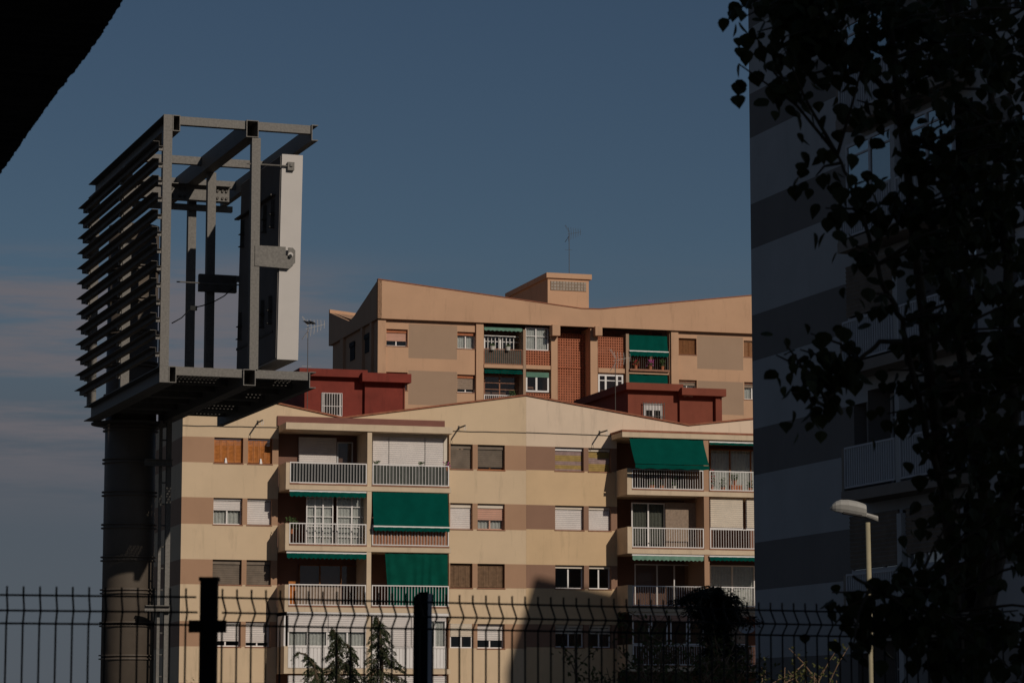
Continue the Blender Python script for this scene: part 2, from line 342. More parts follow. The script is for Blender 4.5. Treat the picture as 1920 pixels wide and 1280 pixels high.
def lattice(B, r, v, pitch=.155, name='lattice_screen'):
    u0, u1, z0, z1 = r; mb = MB(); nu = max(2, round((u1 - u0) / pitch)); nz = max(2, round((z1 - z0) / pitch)); pu, pz = (u1 - u0) / nu, (z1 - z0) / nz
    us = [u0]; zs = [z0]
    for i in range(nu): us += [u0 + pu * (i + .25), u0 + pu * (i + .75)]
    for i in range(nz): zs += [z0 + pz * (i + .25), z0 + pz * (i + .75)]
    holes = [(us[1 + 2 * i], us[2 + 2 * i], zs[1 + 2 * j], zs[2 + 2 * j]) for i in range(nu) for j in range(nz)]
    us.append(u1); zs.append(z1)
    for i in range(len(us) - 1):
        for j in range(len(zs) - 1):
            if i % 2 == 1 and j % 2 == 1: continue
            mb.quad((us[i], v, zs[j]), (us[i + 1], v, zs[j]), (us[i + 1], v, zs[j + 1]), (us[i], v, zs[j + 1]))
    for a, b, c, d in holes:
        w = v + .09
        mb.quad((a, v, c), (a, v, d), (a, w, d), (a, w, c)); mb.quad((b, v, c), (b, w, c), (b, w, d), (b, v, d)); mb.quad((a, v, d), (b, v, d), (b, w, d), (a, w, d)); mb.quad((a, v, c), (a, w, c), (b, w, c), (b, v, c))
    o = mb.build(name, M['lattice'], B); return o
def potted(F, u, v, z, label, h=.35, pot='pot', fl=None, spread=.16, pr=.11, ph=.2, group=None, n=60):
    p = F.w(u, v, z); t = thing('potted_plant', p, F.a)
    mb = MB(); mb.cyl(0, 0, 0, ph, pr * .75, 12, 0, pr); mb.cyl(0, 0, ph, ph + .03, pr * 1.08, 12); mb.build('pot', M[pot], t)
    f = MB(); rnd = random.Random(int(u * 977 + z * 131))
    for i in range(n):
        a, rr, hh = rnd.uniform(0, 6.28), spread * math.sqrt(rnd.random()), ph + rnd.random() * h
        c = Vector((rr * math.cos(a), rr * math.sin(a), hh)); d = Vector((rnd.uniform(-1, 1), rnd.uniform(-1, 1), rnd.uniform(-.5, 1))).normalized() * .05; e = d.cross(Vector((rnd.uniform(-1, 1), rnd.uniform(-1, 1), .3))).normalized() * .03
        f.add([c - d, c + e, c + d, c - e], [(0, 1, 2, 3)], 1 if fl and rnd.random() < .5 else 0)
    for i in range(5): f.tube([(0, 0, ph), (rnd.uniform(-.1, .1), rnd.uniform(-.1, .1), ph + h * .8)], .006, 4)
    f.build('foliage', [M['leafy'], M[fl or 'leafy']], t); tag(t, label, 'potted plant', group); return t
# ------------------------------------------------------------------ ground
g = MB(); g.quad((-3000, -500, 0), (3000, -500, 0), (3000, 5000, 0), (-3000, 5000, 0)); tag(g.build('ground', M['asphalt']), 'dark asphalt ground', None, kind='structure')
# ==================================================================== cream block (left)
FA = 16.5
F = Frame(960, 130, FA)
BD = -1.62                                   # balcony front
def zf(x, y, v=0.0): return F.hit(x, y, v)[1]
def uf(x, y, v=0.0): return F.hit(x, y, v)[0]
def bracket(B, px, py):
    u, z = F.hit(px - 9, py); mb = MB(); mb.box(u - .022, u + .022, -1.15, 0, z - .03, z + .03); mb.box(u - .04, u + .04, -.012, -.001, z - .1, z + .1)
    o = mb.build('clothes_line_bracket', M['steeldark'], B)
    r = MB(); pts = [(u + .045 * math.cos(t * math.pi / 8), -1.12, z - .12 + .10 * math.sin(t * math.pi / 8)) for t in range(17)]; r.tube(pts, .010, 5); r.build('pulley_loop', M['white'], o)
A = F.empty('apartment_building')
tag(A, 'cream and brown banded apartment block with the orange shuttered windows, left of the seam', 'apartment block')
uL, uS = uf(341, 900), uf(986.5, 900)
bz = [(zf(665, 826.6), zf(665, 873.7)), (zf(665, 938.2), zf(665, 987.3)), (zf(665, 1052.3), zf(665, 1098.5)), (zf(665, 1166.5), zf(665, 1213))]
PER = bz[0][0] - bz[1][0]
for k in range(2): t0, b0 = bz[-1]; bz.append((t0 - PER, b0 - PER))
zB0 = 0.0
colsL = [(399.5, 454), (463, 509)]; colsR = [(841, 886), (895.5, 946.5)]
def pair(cols, yb):
    return [(uf(a, yb), uf(b, yb)) for a, b in cols]
stack = (uf(521, 950), uf(842, 950))          # balcony stack opening in the wall
zTop = zf(665, 800); zRoofSlab = zf(690, 805, BD)
holes = []; winL = []; winR = []
for i, (zt, zb) in enumerate(bz):
    if zb < 0.3: continue
    yb = [850, 960, 1075, 1190, 1300, 1400][i]
    winL.append([(a, b, zb, zt) for a, b in pair(colsL, 1000)]); winR.append([(a, b, zb, zt) for a, b in pair(colsR, 1000)])
    winR[-1][0] = (stack[1] + .06, winR[-1][0][1], zb, zt)
    holes += winL[-1] + winR[-1]
zStackTop = zf(690, 799)
holes.append((stack[0], stack[1], .4, zStackTop))
bands = []
for zt, zb in bz: bands += [(uL, stack[0], zb, zt, 1), (stack[1], uS, zb, zt, 1)]
mb = MB(); zWall = zf(665, 797)
wall(mb, uL, uS, zB0, zWall, holes, bands)
# gable above
def top(px, py): return uf(px, py), zf(px, py)
gab = [(uL, zWall), (uS, zWall), top(986.5, 742.5), top(643, 785), top(517, 757), (uL, zf(342, 778))]
mb.add([(u, 0, z) for u, z in gab], [tuple(range(len(gab)))])
DEP = 11.0
# side and back
lz = gab[-1][1]
mbs = MB()
for k, (zt, zb) in enumerate(bz):
    mb.quad((uL, DEP, zb), (uL, 0, zb), (uL, 0, zt), (uL, DEP, zt), 1)
    hi = lz if k == 0 else bz[k - 1][1]
    mb.quad((uL, DEP, zt), (uL, 0, zt), (uL, 0, hi), (uL, DEP, hi))
mb.quad((uL, DEP, 0), (uL, 0, 0), (uL, 0, bz[-1][1]), (uL, DEP, bz[-1][1]))
mb.quad((uS, DEP, 0), (uL, DEP, 0), (uL, DEP, zWall), (uS, DEP, zWall))
mb.build('wall', [M['cream'], M['brown']], A)
rf = MB(); P = [(u, z + .02) for u, z in gab[2:]]
for (a, za), (b, zb_) in zip(P, P[1:]): rf.add([(a, -.08, za), (b, -.08, zb_), (b, DEP, zb_), (a, DEP, za), (a, -.08, za + .07), (b, -.08, zb_ + .07), (b, DEP, zb_ + .07), (a, DEP, za + .07)], [(0, 1, 2, 3), (4, 7, 6, 5), (0, 4, 5, 1), (1, 5, 6, 2), (2, 6, 7, 3), (3, 7, 4, 0)])
rf.build('roof', M['redtile'], A)
# back wall of the balcony stack, floor slabs inside
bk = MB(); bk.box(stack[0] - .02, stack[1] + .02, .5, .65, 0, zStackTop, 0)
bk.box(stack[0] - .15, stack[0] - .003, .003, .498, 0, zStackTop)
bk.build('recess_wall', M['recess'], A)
# ---- windows
def W_L(i, j): return winL[i][j]
for w_, f in ((winL[0][0], .42), (winL[0][1], .55)):
    W = louvred(A, w_, 'orange'); x = w_[0] + (w_[1] - w_[0]) * f; MB().add([(x - .05, .1, w_[2]), (x + .07, .1, w_[2]), (x + .07, .16, w_[2]), (x - .05, .16, w_[2]), (x - .03, .12, w_[2] + .24), (x + .03, .12, w_[2] + .24), (x + .03, .14, w_[2] + .24), (x - .03, .14, w_[2] + .24)], [(0, 3, 2, 1), (4, 5, 6, 7), (0, 1, 5, 4), (1, 2, 6, 5), (2, 3, 7, 6), (3, 0, 4, 7)]).build('shutter_latch', M['white'], W)
window(A, winL[1][0], shut='whiteshut', sf=.36, box='white', boxh=.1, curt='curtain')
window(A, winL[1][1], shut='whiteshut', sf=.93, box='white', boxh=.1)
window(A, winL[2][0], shut='greyshut', sf=1, box='greyshut', boxh=.2, frame='greyshut'); window(A, winL[2][1], shut='greyshut', sf=1, box='greyshut', boxh=.2, frame='greyshut')
window(A, winL[3][0], shut='whiteshut', sf=.72, box='white', boxh=.1); window(A, winL[3][1], shut='whiteshut', sf=.78, box='white', boxh=.1)
window(A, winR[0][0], shut='greyshut', sf=1, box='greyshut', boxh=.2, frame='greyshut'); window(A, winR[0][1], shut='greyshut', sf=.82, box='greyshut', boxh=.2, frame='darkwood', sill='pot')
window(A, winR[1][0], shut='whiteshut', sf=1, box='creamshut', boxh=.2); window(A, winR[1][1], shut='pinkshut', sf=.5, box='creamshut', boxh=.2, frame='pinkshut', curt='curtain')
louvred(A, winR[2][0], 'woodshut', sill='sill'); louvred(A, winR[2][1], 'woodshut')
window(A, winR[3][0], shut='creamshut', sf=.5, box=None, v0=.04, sill=None); window(A, winR[3][1], shut='whiteshut', sf=.6, box='white', boxh=.08)
for rows in (winL[4:], winR[4:]):
    for rr in rows:
        for r in rr: window(A, r, shut='whiteshut', sf=.5)
# ---- balconies of the left stack; floor A..E
f0 = zf(690, 911, BD); 
sA = uf(536, 900, BD); sB = uf(846, 900, BD); m0, m1 = uf(688.5, 950, BD), uf(697, 950, BD)
FL = [zf(690, 911.5, BD) - PER * k for k in range(6)]
sl_ = MB(); zr0, zr1 = zf(690, 808.5, BD), zf(690, 796, BD)
sl_.box(sA - .03, sB + .05, BD - .06, 1.2, zr0, zr1); sl_.build('balcony_roof_slab', M['cream_old'], A)
up = MB(); up.box(uf(519.5, 790), uf(833, 790), -.10, .0 - .004, zr1 + .003, zf(680, 784.5)); up.build('roof_upstand', M['redband'], A)
for k, z in enumerate(FL):
    if z < .4: break
    s = MB(); s.box(sA, sB, BD, 1.2, z - .21, z + .02); s.build('balcony_slab', M['cream_old'], A)
    zs = z + (zf(530, 866, BD) - FL[0])
    s = MB(); s.box(sA + .003, sA + .11, BD + .11, .0 - .003, z + .021, zs); s.box(sA + .003, uf(543, 900, BD), BD + .004, BD + .109, z + .021, zs); s.build('balcony_side_wall', M['cream_old'], A)
    if k != 3:
        e = MB(); e.box(uf(543.5, 900, BD), m0 - .003, BD - .03, BD + .06, z + .021, z + .075); e.box(m1 + .003, sB - .08, BD - .03, BD + .06, z + .021, z + .075); e.build('edge_tiles', M['sill'], A)
    zt_ = zr0 if k == 0 else FL[k - 1] - .213
    pz = MB(); pz.box(m0, m1, BD + .03, .498, z + .022, zt_ - .002); pz.build('party_pillar', M['cream_old'], A)
rt = zf(615, 867, BD) - FL[0]
ra, rb, rc, rd = uf(543.5, 900, BD), m0 - .03, m1 + .03, uf(842, 900, BD)
z0 = FL[0] + .09
railing(A, ra, rb, z0, FL[0] + rt, BD + .02, n=24, back='mesh'); railing(A, rc, rd, z0, FL[0] + rt, BD + .02, n=22, back='greymesh')
z1 = FL[1]; railing(A, ra, rb, z1 + .09, z1 + rt, BD + .02, n=24); railing(A, rc, rd, z1 + .09, z1 + rt, BD + .02, n=24, back='cloth')
z2 = FL[2]; railing(A, ra, rb, z2 + .09, z2 + rt, BD + .02, n=24); railing(A, rc, rd, z2 + .09, z2 + rt, BD + .02, n=24)
# floor A left bay: window with half shutter and dark door, right bay: closed white shutters
v = .36
window(A, (uf(560, 850, v), uf(631, 850, v), FL[0] + .03, zf(600, 820, v)), v0=v, shut='whiteshut', sf=.95, sill=None, mulls=())
window(A, (uf(632, 850, v), uf(662, 850, v), FL[0] + .03, zf(640, 828, v)), v0=v, frame='towerwhite', sill=None, mulls=())
v = -.9
for a, b, sf in ((698, 728.3, 1), (728.6, 796, .85), (796.3, 831, 1)):
    window(A, (uf(a, 850, v), uf(b, 850, v), FL[0] + .03, zr0 - .14), v0=v, shut='whiteshut', sf=sf, sill=None, mulls=())
hd = MB(); hd.box(uf(697.5, 850, v), uf(838, 850, v), v - .02, v + .1, zr0 - .138, zr0 - .002); hd.box(uf(831.5, 850, v), uf(838, 850, v), v - .02, 0, FL[0] + .022, zr0 - .139); hd.build('enclosure_head', M['creamshut'], A)
# floor B
v = -1.0
window(A, (uf(574, 980, v), uf(625, 980, v), z1 + .03, zf(600, 931, v)), v0=v, mulls=(.33, .62), trans=(.2, .4, .6, .8), curt='curtain', sill=None, t=.05)
window(A, (uf(631, 980, v), uf(688, 980, v), z1 + .03, zf(650, 931, v)), v0=v, mulls=(.5,), trans=(.2, .4, .6, .8), curt='curtain', sill=None, t=.05)
zc = FL[0] - .213
awning(A, uf(543, 925, BD), uf(686, 925, BD), zc - .02, zc - .06, BD + .3, BD - .02, val=.25)
awning(A, uf(698.5, 960, BD), uf(840, 960, BD), zc - .03, zf(770, 988, BD), BD + .03, BD - .28, val=.2)
# floor C
zc = FL[1] - .213
awning(A, uf(537, 1040, BD), uf(686, 1040, BD), zc - .02, zc - .09, BD + .25, BD - .08, val=.26)
cu = MB(); n = 60; ut0, ut1, ub0, ub1 = uf(723, 1080, BD), uf(841, 1080, BD), uf(731, 1080, BD), uf(841, 1080, BD); zt, zb = zc - .03, FL[2] + .12; vs = []
for j in range(9):
    for i in range(n + 1):
        f, gq = j / 8, i / n; u = (ut0 + (ub0 - ut0) * f) + ((ut1 + (ub1 - ut1) * f) - (ut0 + (ub0 - ut0) * f)) * gq
        d = .05 * (.3 + f) * math.sin(gq * 38 + math.sin(gq * 9 + f * 2) * 2); vs.append((u, BD + .13 + d, zt + (zb - zt) * f))
cu.add(vs, [(j * (n + 1) + i, j * (n + 1) + i + 1, (j + 1) * (n + 1) + i + 1, (j + 1) * (n + 1) + i) for j in range(8) for i in range(n)])
cu.build('hanging_awning_cloth', M['green2'], A, smooth=True)
v = .36
window(A, (uf(560, 1080, v), uf(680, 1080, v), FL[2] + .03, zc - .5), v0=v, frame='darkwood', mulls=(.33, .66), sill=None)
cl = curtain_mesh(uf(556, 1110, BD), uf(640, 1110, BD), FL[2] + .1, FL[2] + rt - .02, BD + .14, .02, .3); cl.build('privacy_screen', M['woodsh'], A)
cl = curtain_mesh(uf(542, 1110, BD), uf(555, 1110, BD), FL[2] + .1, FL[2] + rt + .12, BD + .14, .02, .3); cl.build('privacy_screen', M['orange'], A)
# floor D glazed in
z3 = FL[3]; zc = FL[2] - .213; zsill = zf(615, 1212, BD)
for a, b, sf, mu in ((540, 614.8, .50, (.5,)), (615, 688, .50, (.5,)), (698, 770.8, .95, ()), (771, 797.8, 1, ()), (798, 837, .12, (.45,))):
    window(A, (uf(a, 1180, BD), uf(b, 1180, BD), zsill, zc - .15), v0=BD + .04, shut='whiteshut', sf=sf, mulls=mu, sill=None, curt='curtain', t=.06)
h2 = MB(); h2.box(sA + .12, sB - .08, BD, BD + .12, zc - .148, zc - .003); h2.build('enclosure_head', M['white'], A)
for a, b in ((540, 690), (698, 838)):
    q = MB(); uu0, uu1 = uf(a, 1230, BD), uf(b, 1230, BD); n = 22
    for i in range(n): x = uu0 + (uu1 - uu0) * i / n; q.box(x + .012, x + (uu1 - uu0) / n - .012, BD + .03, BD + .06, z3 + .05, zsill - .04)
    q.box(uu0, uu1, BD + .061, BD + .09, z3 + .03, zsill - .03); q.box(uu0, uu1, BD + .0, BD + .10, zsill - .038, zsill - .004); q.build('slatted_parapet', M['white'], A)
for a, b in ((540, 690), (698, 838)): window(A, (uf(a, 1290, BD), uf(b, 1290, BD), FL[4] + .9, FL[3] - .3), v0=BD + .04, shut='whiteshut', sf=.5, sill=None)
# side lights left of glazed balconies
sw = MB(); sw.box(sA - .001 + .004, sA + .08, BD + .12, -.1, zsill, zc - .16); sw.build('enclosure_side', M['white'], A)
for px, py in ((492, 792), (869, 802)): bracket(A, px, py)
cb = MB(); pts = []
for i in range(25):
    f = i / 24; u = uL + (uS - uL) * f; pts.append((u, -.03, zf(341 + 645 * f, 797 + 13.5 * f) - .02 * math.sin(f * 40) ** 2))
cb.tube(pts, .018, 4); cb.build('facade_cable', M['steeldark'], A)
# ---- red stair head on the left roof
def redhut(B, name, H, cfg, wm): pass
Hf = Frame(665, 139, FA)
h = MB(); hu0, hu1 = Hf.hit(571, 740)[0], Hf.hit(757, 740)[0]; um = Hf.hit(682, 740)[0]; hb = zf(643, 800); zt = Hf.hit(640, 708)[1]
off = Hf.o - F.o; ou, ov = off.dot(F.ux), off.dot(F.vy)
h.box(hu0 + ou, hu1 + ou, ov, ov + 6, hb - 1, zt + .1)
h.box(um + ou, hu1 + ou - .004, ov - .25, ov - .002, hb - 1, zt + .04)
hh = h.build('stair_head', M['redwall'], A)
c = MB(); c.box(hu0 + ou - .35, um + ou + .1, ov - .4, ov + 6.2, zt + .0, zt + .38); c.box(um + ou - .25, hu1 + ou + .2, ov - .75, ov + 6.1, zt - .22, zt + .22); c.build('eaves_band', M['redwall'], hh)
wr = [Hf.hit(x, y)[k] for x, y, k in ((603, 750, 0), (641, 750, 0), (620, 779, 1), (620, 737, 1))]
g_ = MB(); a, b, zb, zt2 = wr[0] + ou, wr[1] + ou, wr[2], wr[3]
for i in range(9): x = a + (b - a) * i / 8; g_.box(x - .010, x + .010, ov - .08, ov - .045, zb, zt2)
for f in (0, .42, 1): z = zb + (zt2 - zb) * f; g_.box(a, b, ov - .078, ov - .047, z - .012, z + .012)
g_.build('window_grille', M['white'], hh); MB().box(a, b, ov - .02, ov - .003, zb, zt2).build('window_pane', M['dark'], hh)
ring(q := MB(), a + .05, b - .05, zb, zt2, ov - .04, ov - .021, .035, 0, (.5,)); q.build('window_frame', M['white'], hh)
MB().tube([(Hf.hit(755, 700)[0] + ou, ov - .3, zt), (Hf.hit(755, 700)[0] + ou, ov - .3, hb - .5)], .03, 6).build('downpipe', M['redwall2'], hh)
# ==================================================================== cream block (right of the seam)
Bn = F.empty('apartment_building'); tag(Bn, 'apartment block right of the seam with paler gable, slanted green awning and striped shutters', 'apartment block')
uS2 = uS + .004; uE = uf(1600, 900)
bz2 = [(zf(1070, 838.2), zf(1070, 882.5)), (zf(1070, 947.5), zf(1070, 993)), (zf(1070, 1059), zf(1070, 1103)), (zf(1070, 1170), zf(1070, 1213))]
for k in range(2): t0, b0 = bz2[-1]; bz2.append((t0 - PER, b0 - PER))
cols2 = [(1041, 1095), (1104, 1146)]; st2 = (uf(1157, 950), uf(1480, 950))
zW2 = zf(1290, 806); win2 = []; holes = []
for i, (zt, zb) in enumerate(bz2):
    win2.append([(a, b, zb, zt) for a, b in pair(cols2, 1000)]); holes += win2[-1]
zST2 = zf(1300, 811) - .06
holes.append((st2[0], st2[1], .4, zST2))
bands = [(uS2, uE, bz2[0][1], 99, 2)]
bands = [(uS2, uE, bz2[0][0], zW2 + 9, 2)]
for zt, zb in bz2: bands += [(uS2, st2[0], zb, zt, 1), (st2[1], uE, zb, zt, 1)]
mb = MB(); wall(mb, uS2, uE, 0, zW2, holes, bands)
gab2 = [(uS2, zW2), (uE, zW2), top(1600, 768), top(1291, 798.5), top(987, 742.5)]; gab2[-1] = (uS2, gab2[-1][1])
mb.add([(u, 0, z) for u, z in gab2], [tuple(range(len(gab2)))], 2)
mb.quad((uE, 0, 0), (uE, DEP, 0), (uE, DEP, zW2), (uE, 0, zW2)); mb.quad((uE, DEP, 0), (uS2, DEP, 0), (uS2, DEP, zW2), (uE, DEP, zW2))
mb.build('wall', [M['ochre'], M['umber'], M['pale']], Bn)
rf = MB(); P = [(u, z + .02) for u, z in gab2[2:]]
for (a, za), (b, zb_) in zip(P, P[1:]): rf.add([(a, -.08, za), (b, -.08, zb_), (b, DEP, zb_), (a, DEP, za), (a, -.08, za + .07), (b, -.08, zb_ + .07), (b, DEP, zb_ + .07), (a, DEP, za + .07)], [(0, 1, 2, 3), (4, 7, 6, 5), (0, 4, 5, 1), (1, 5, 6, 2), (2, 6, 7, 3), (3, 7, 4, 0)])
rf.build('roof', M['redtile'], Bn)
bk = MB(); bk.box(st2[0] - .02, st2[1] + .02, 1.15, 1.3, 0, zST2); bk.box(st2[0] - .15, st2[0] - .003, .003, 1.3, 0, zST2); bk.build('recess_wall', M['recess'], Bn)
alt = lambda i, n: 1 if (i * 7 // n) in (3, 4) or i in (1, 2) else 0
window(Bn, win2[0][0], shut=('strshut', 'yelshut'), sf=1, box='white', boxh=.15, alt=alt); window(Bn, win2[0][1], shut=('strshut', 'yelshut'), sf=1, box='creamshut', boxh=.15, alt=lambda i, n: 1 if i < 4 or i > n - 4 else 0)
window(Bn, win2[1][0], shut='whiteshut', sf=1, box='creamshut', boxh=.16); window(Bn, win2[1][1], shut='whiteshut', sf=1, box='creamshut', boxh=.16)
for k in (2, 3, 4, 5):
    for r in win2[k]: window(Bn, r, shut='creamshut' if k > 2 else None, sf=.25 if k > 2 else 0, box='creamshut', boxh=.14)
tA = uf(1176, 900, BD); tB = uf(1500, 900, BD); n0, n1 = uf(1320.5, 960, BD), uf(1330, 960, BD)
FL2 = [zf(1250, 927.5, BD), zf(1250, 1037, BD), zf(1250, 1146, BD)]; FL2 += [FL2[-1] - PER * k for k in (1, 2, 3)]
FL2 = [z + .19 for z in FL2]
zr0, zr1 = zf(1290, 822.5, BD), zf(1290, 813, BD)
s = MB(); s.box(tA - .25, tB, BD - .06, 1.2, zr0, zr1); s.build('balcony_roof_slab', M['cream_old'], Bn)
s = MB(); s.box(tA - .27, tB, BD - .07, -.004, zr1 + .003, zr1 + .10); s.build('roof_upstand', M['redtile'], Bn)
for k, z in enumerate(FL2):
    if z < .4: break
    s = MB(); s.box(tA, tB, BD, 1.2, z - .21, z + .02); s.build('balcony_slab', M['cream_old'], Bn)
    zs = z + 1.02
    s = MB(); s.box(tA + .003, tA + .11, BD + .11, -.003, z + .021, zs); s.box(tA + .003, uf(1184.5, 900, BD), BD + .004, BD + .109, z + .021, zs); s.build('balcony_side_wall', M['cream_old'], Bn)
    e = MB(); e.box(uf(1185, 900, BD), n0 - .003, BD - .03, BD + .06, z + .021, z + .07); e.box(n1 + .003, tB, BD - .03, BD + .06, z + .021, z + .07); e.build('edge_tiles', M['sill'], Bn)
    zt_ = zr0 if k == 0 else FL2[k - 1] - .213
    p = MB(); p.box(n0, n1, BD + .03, 1.14, z + .022, zt_ - .002); p.build('party_pillar', M['brown'], Bn)
    ra2, rb2, rc2, rd2 = uf(1185, 900, BD), n0 - .03, n1 + .03, uf(1470, 900, BD)
    railing(Bn, ra2, rb2, z + .08, z + 1.0, BD + .02, n=28); railing(Bn, rc2, rd2, z + .08, z + 1.0, BD + .02, n=28)
zc = zr0
awning(Bn, uf(1181, 850, BD), uf(1319, 850, BD), zc - .02, zf(1250, 870, BD - .75), BD + .05, BD - .75, bar=False, val=.22, scal=5)
awning(Bn, uf(1331, 830, BD), uf(1470, 830, BD), zc - .05, zc - .1, BD + .3, BD + .05, val=.12)
v = .4
window(Bn, (uf(1331, 870, v), uf(1470, 870, v), FL2[0] + .03, zf(1370, 842, v)), v0=v, frame='darkwood', mulls=(.27, .55, .8), curt='curtain', sill=None)
window(Bn, (uf(1195, 870, 1.0), uf(1318, 870, 1.0), FL2[0] + .03, zc - .5), v0=1.0, frame='darkwood', mulls=(.5,), sill=None)
# floor B
zc = FL2[0] - .213; v = -.3
window(Bn, (uf(1184, 980, v), uf(1247, 980, v), FL2[1] + .03, zf(1215, 942, v)), v0=v, mulls=(.5,), sill=None, curt='greycurt', glass='glass')
bl = MB(); slat_sheet(bl, uf(1248, 980, v - .15), uf(1315, 980, v - .15), FL2[1] + .16, zf(1280, 942, v - .15), v - .15, pitch=.04, dep=.012); bl.build('rolled_blind', M['woodsh'], Bn)
for a, b in ((1331, 1393), (1399, 1470)): window(Bn, (uf(a, 970, BD + .3), uf(b, 970, BD + .3), FL2[1] + 1.02, zc - .05), v0=BD + .3, shut='creamshut', sf=.93, sill=None, mulls=())
# floor C
zc = FL2[1] - .213
awning(Bn, uf(1185, 1050, BD), uf(1318, 1050, BD), zc - .02, zc - .07, BD + .2, BD - .06, key='palegreen', val=.24); awning(Bn, uf(1330, 1050, BD), uf(1470, 1050, BD), zc - .02, zc - .07, BD + .2, BD - .06, val=.2)
v = .6
window(Bn, (uf(1190, 1080, v), uf(1310, 1080, v), FL2[2] + .05, zc - .35), v0=v, mulls=(.35, .62), sill=None); window(Bn, (uf(1331, 1080, v), uf(1470, 1080, v), FL2[2] + .05, zc - .35), v0=v, mulls=(.3, .6), sill=None, curt='curtain')
zc = FL2[2] - .213
for a, b in ((1186, 1218), (1221, 1252), (1257, 1289), (1292, 1320), (1332, 1400)): window(Bn, (uf(a, 1180, BD + .15), uf(b, 1180, BD + .15), FL2[3] + 1.02, zc - .14), v0=BD + .15, mulls=(), shut='pinkshut', sf=.2, sill=None)
h2 = MB(); h2.box(tA + .12, tB, BD + .13, BD + .25, zc - .138, zc - .003); h2.build('enclosure_head', M['creamshut'], Bn)
bracket(Bn, 1133, 811)
cb = MB(); cb.tube([(uS2 + (uf(1155, 815) - uS2) * i / 8, -.03, zf(987 + 168 * i / 8, 810.5 + 6.2 * i / 8)) for i in range(9)], .018, 4); cb.build('facade_cable', M['steeldark'], Bn)
# right red stair head
Hf = Frame(1220, 140, FA); off = Hf.o - F.o; ou, ov = off.dot(F.ux), off.dot(F.vy)
hu0, um, hu1 = [Hf.hit(x, 760)[0] + ou for x in (1177.5, 1272, 1351)]; hb = zf(1290, 805); zt = Hf.hit(1225, 733)[1]
h = MB(); h.box(hu0, um, ov, ov + 8, hb - 1, zt + .1); h.box(um + .003, hu1, ov - .2, ov + 7.9, hb - 1, zt - .02); hh = h.build('stair_head', M['redwall2'], Bn)
c = MB(); c.box(hu0 - .22, um + .12, ov - .42, ov + 8.2, zt, zt + .35); c.box(um - .05, hu1 + .05, ov - .7, ov + 8.1, zt - .22, zt + .15); c.build('eaves_band', M['redwall2'], hh)
x = Hf.hit(1345, 760, -.3)[0] + ou; MB().box(x - .14, x + .12, ov - .45, ov - .203, hb - .8, zt - .222).build('downpipe', M['redwall2'], hh)
a, b = [Hf.hit(x, 770)[0] + ou for x in (1207, 1241)]; zb, zt2 = Hf.hit(1225, 800)[1], Hf.hit(1225, 757)[1]
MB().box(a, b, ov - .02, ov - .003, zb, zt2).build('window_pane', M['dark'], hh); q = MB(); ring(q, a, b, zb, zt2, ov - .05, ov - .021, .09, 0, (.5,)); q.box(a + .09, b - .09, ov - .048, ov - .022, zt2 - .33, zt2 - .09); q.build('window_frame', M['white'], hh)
g_ = MB()
for i in range(8): x = a - .08 + (b - a + .16) * i / 7; g_.box(x - .013, x + .013, ov - .16, ov - .13, zb - .1, zt2 + .08)
for f in (.0, .45, 1): z = zb + (zt2 - zb) * f; g_.box(a - .1, b + .1, ov - .158, ov - .132, z - .014, z + .014)
g_.build('window_grille', M['steeldark'], hh)
lw_ = MB(); x = Hf.hit(1295, 742, -.3)[0] + ou; z = Hf.hit(1295, 741, -.3)[1]; lw_.box(x - .1, x + .1, ov - .36, ov - .21, z - .06, z + .06); lw_.tube([(x - .55, ov - .22, z + .1), (x - .3, ov - .24, z - .06), (x, ov - .26, z), (x + .4, ov - .24, z - .02), (x + .7, ov - .22, z + .14)], .014, 4); lw_.build('wall_lamp', M['whitepot'], hh)
x = Hf.hit(1165, 770)[0] + ou; z = Hf.hit(1165, 755)[1]
# ==================================================================== tan block behind
G = Frame(1060, 171, FA)
C = G.empty('apartment_building'); tag(C, 'tan block behind with butterfly roof edge, grey panels and terracotta lattice screens', 'apartment block')
def gu(x, y=640, v=0.0): return G.hit(x, y, v)[0]
def gz(x, y, v=0.0): return G.hit(x, y, v)[1]
OV = -.35
uG0, uG1 = gu(708, 640, OV), gu(1560, 640, OV); GD = 13.0
zfb = gz(1058, 610.8, OV)
fas = [(uG0, zfb), (uG1, zfb), (uG1, gz(1560, 541, OV)), (gu(1125, 580, OV), gz(1125, 580, OV)), (gu(1090, 579, OV), gz(1090, 579, OV)), (uG0, gz(708, 524, OV))]
fb = MB(); fb.prism([(u, z) for u, z in fas], OV, OV + .25); 
# side fascia: profile along v, high at the front corner, valley, then high at the back
zhi = fas[-1][1]; zval = zfb + (zhi - zfb) * .36; zbk = zfb + (zhi - zfb) * .93
sp = [(OV, zfb), (GD, zfb), (GD, zbk), (GD * .56, zval), (GD * .46, zval + .12), (OV, zhi)]
vs = [(uG0, y, z) for y, z in sp] + [(uG0 + .25, y, z) for y, z in sp]; n = len(sp)
fb.add(vs, [tuple(range(n)), tuple(range(2 * n - 1, n - 1, -1))] + [(i, i + n, (i + 1) % n + n, (i + 1) % n) for i in range(n)])
fb.prism([(u, z) for u, z in fas], GD - .25, GD)
fb.build('roof_fascia', M['tan'], C)
rr = MB(); uv = fas[3][0]
rr.add([(uG0 + .2, OV + .2, zhi - .05), (uv, OV + .2, fas[3][1] - .03), (uv, GD * .5, zval - .25), (uG0 + .2, GD * .5, zval - .05), (uv, GD - .2, fas[3][1] - .03), (uG0 + .2, GD - .2, zbk - .05)], [(0, 1, 2, 3), (3, 2, 4, 5)])
rr.add([(uG1, OV + .2, fas[2][1]), (uv, OV + .2, fas[3][1] - .03), (uv, GD - .2, fas[3][1] - .03), (uG1, GD - .2, fas[2][1])], [(0, 1, 2, 3)]); rr.build('roof', M['tan'], C)
cp = MB()
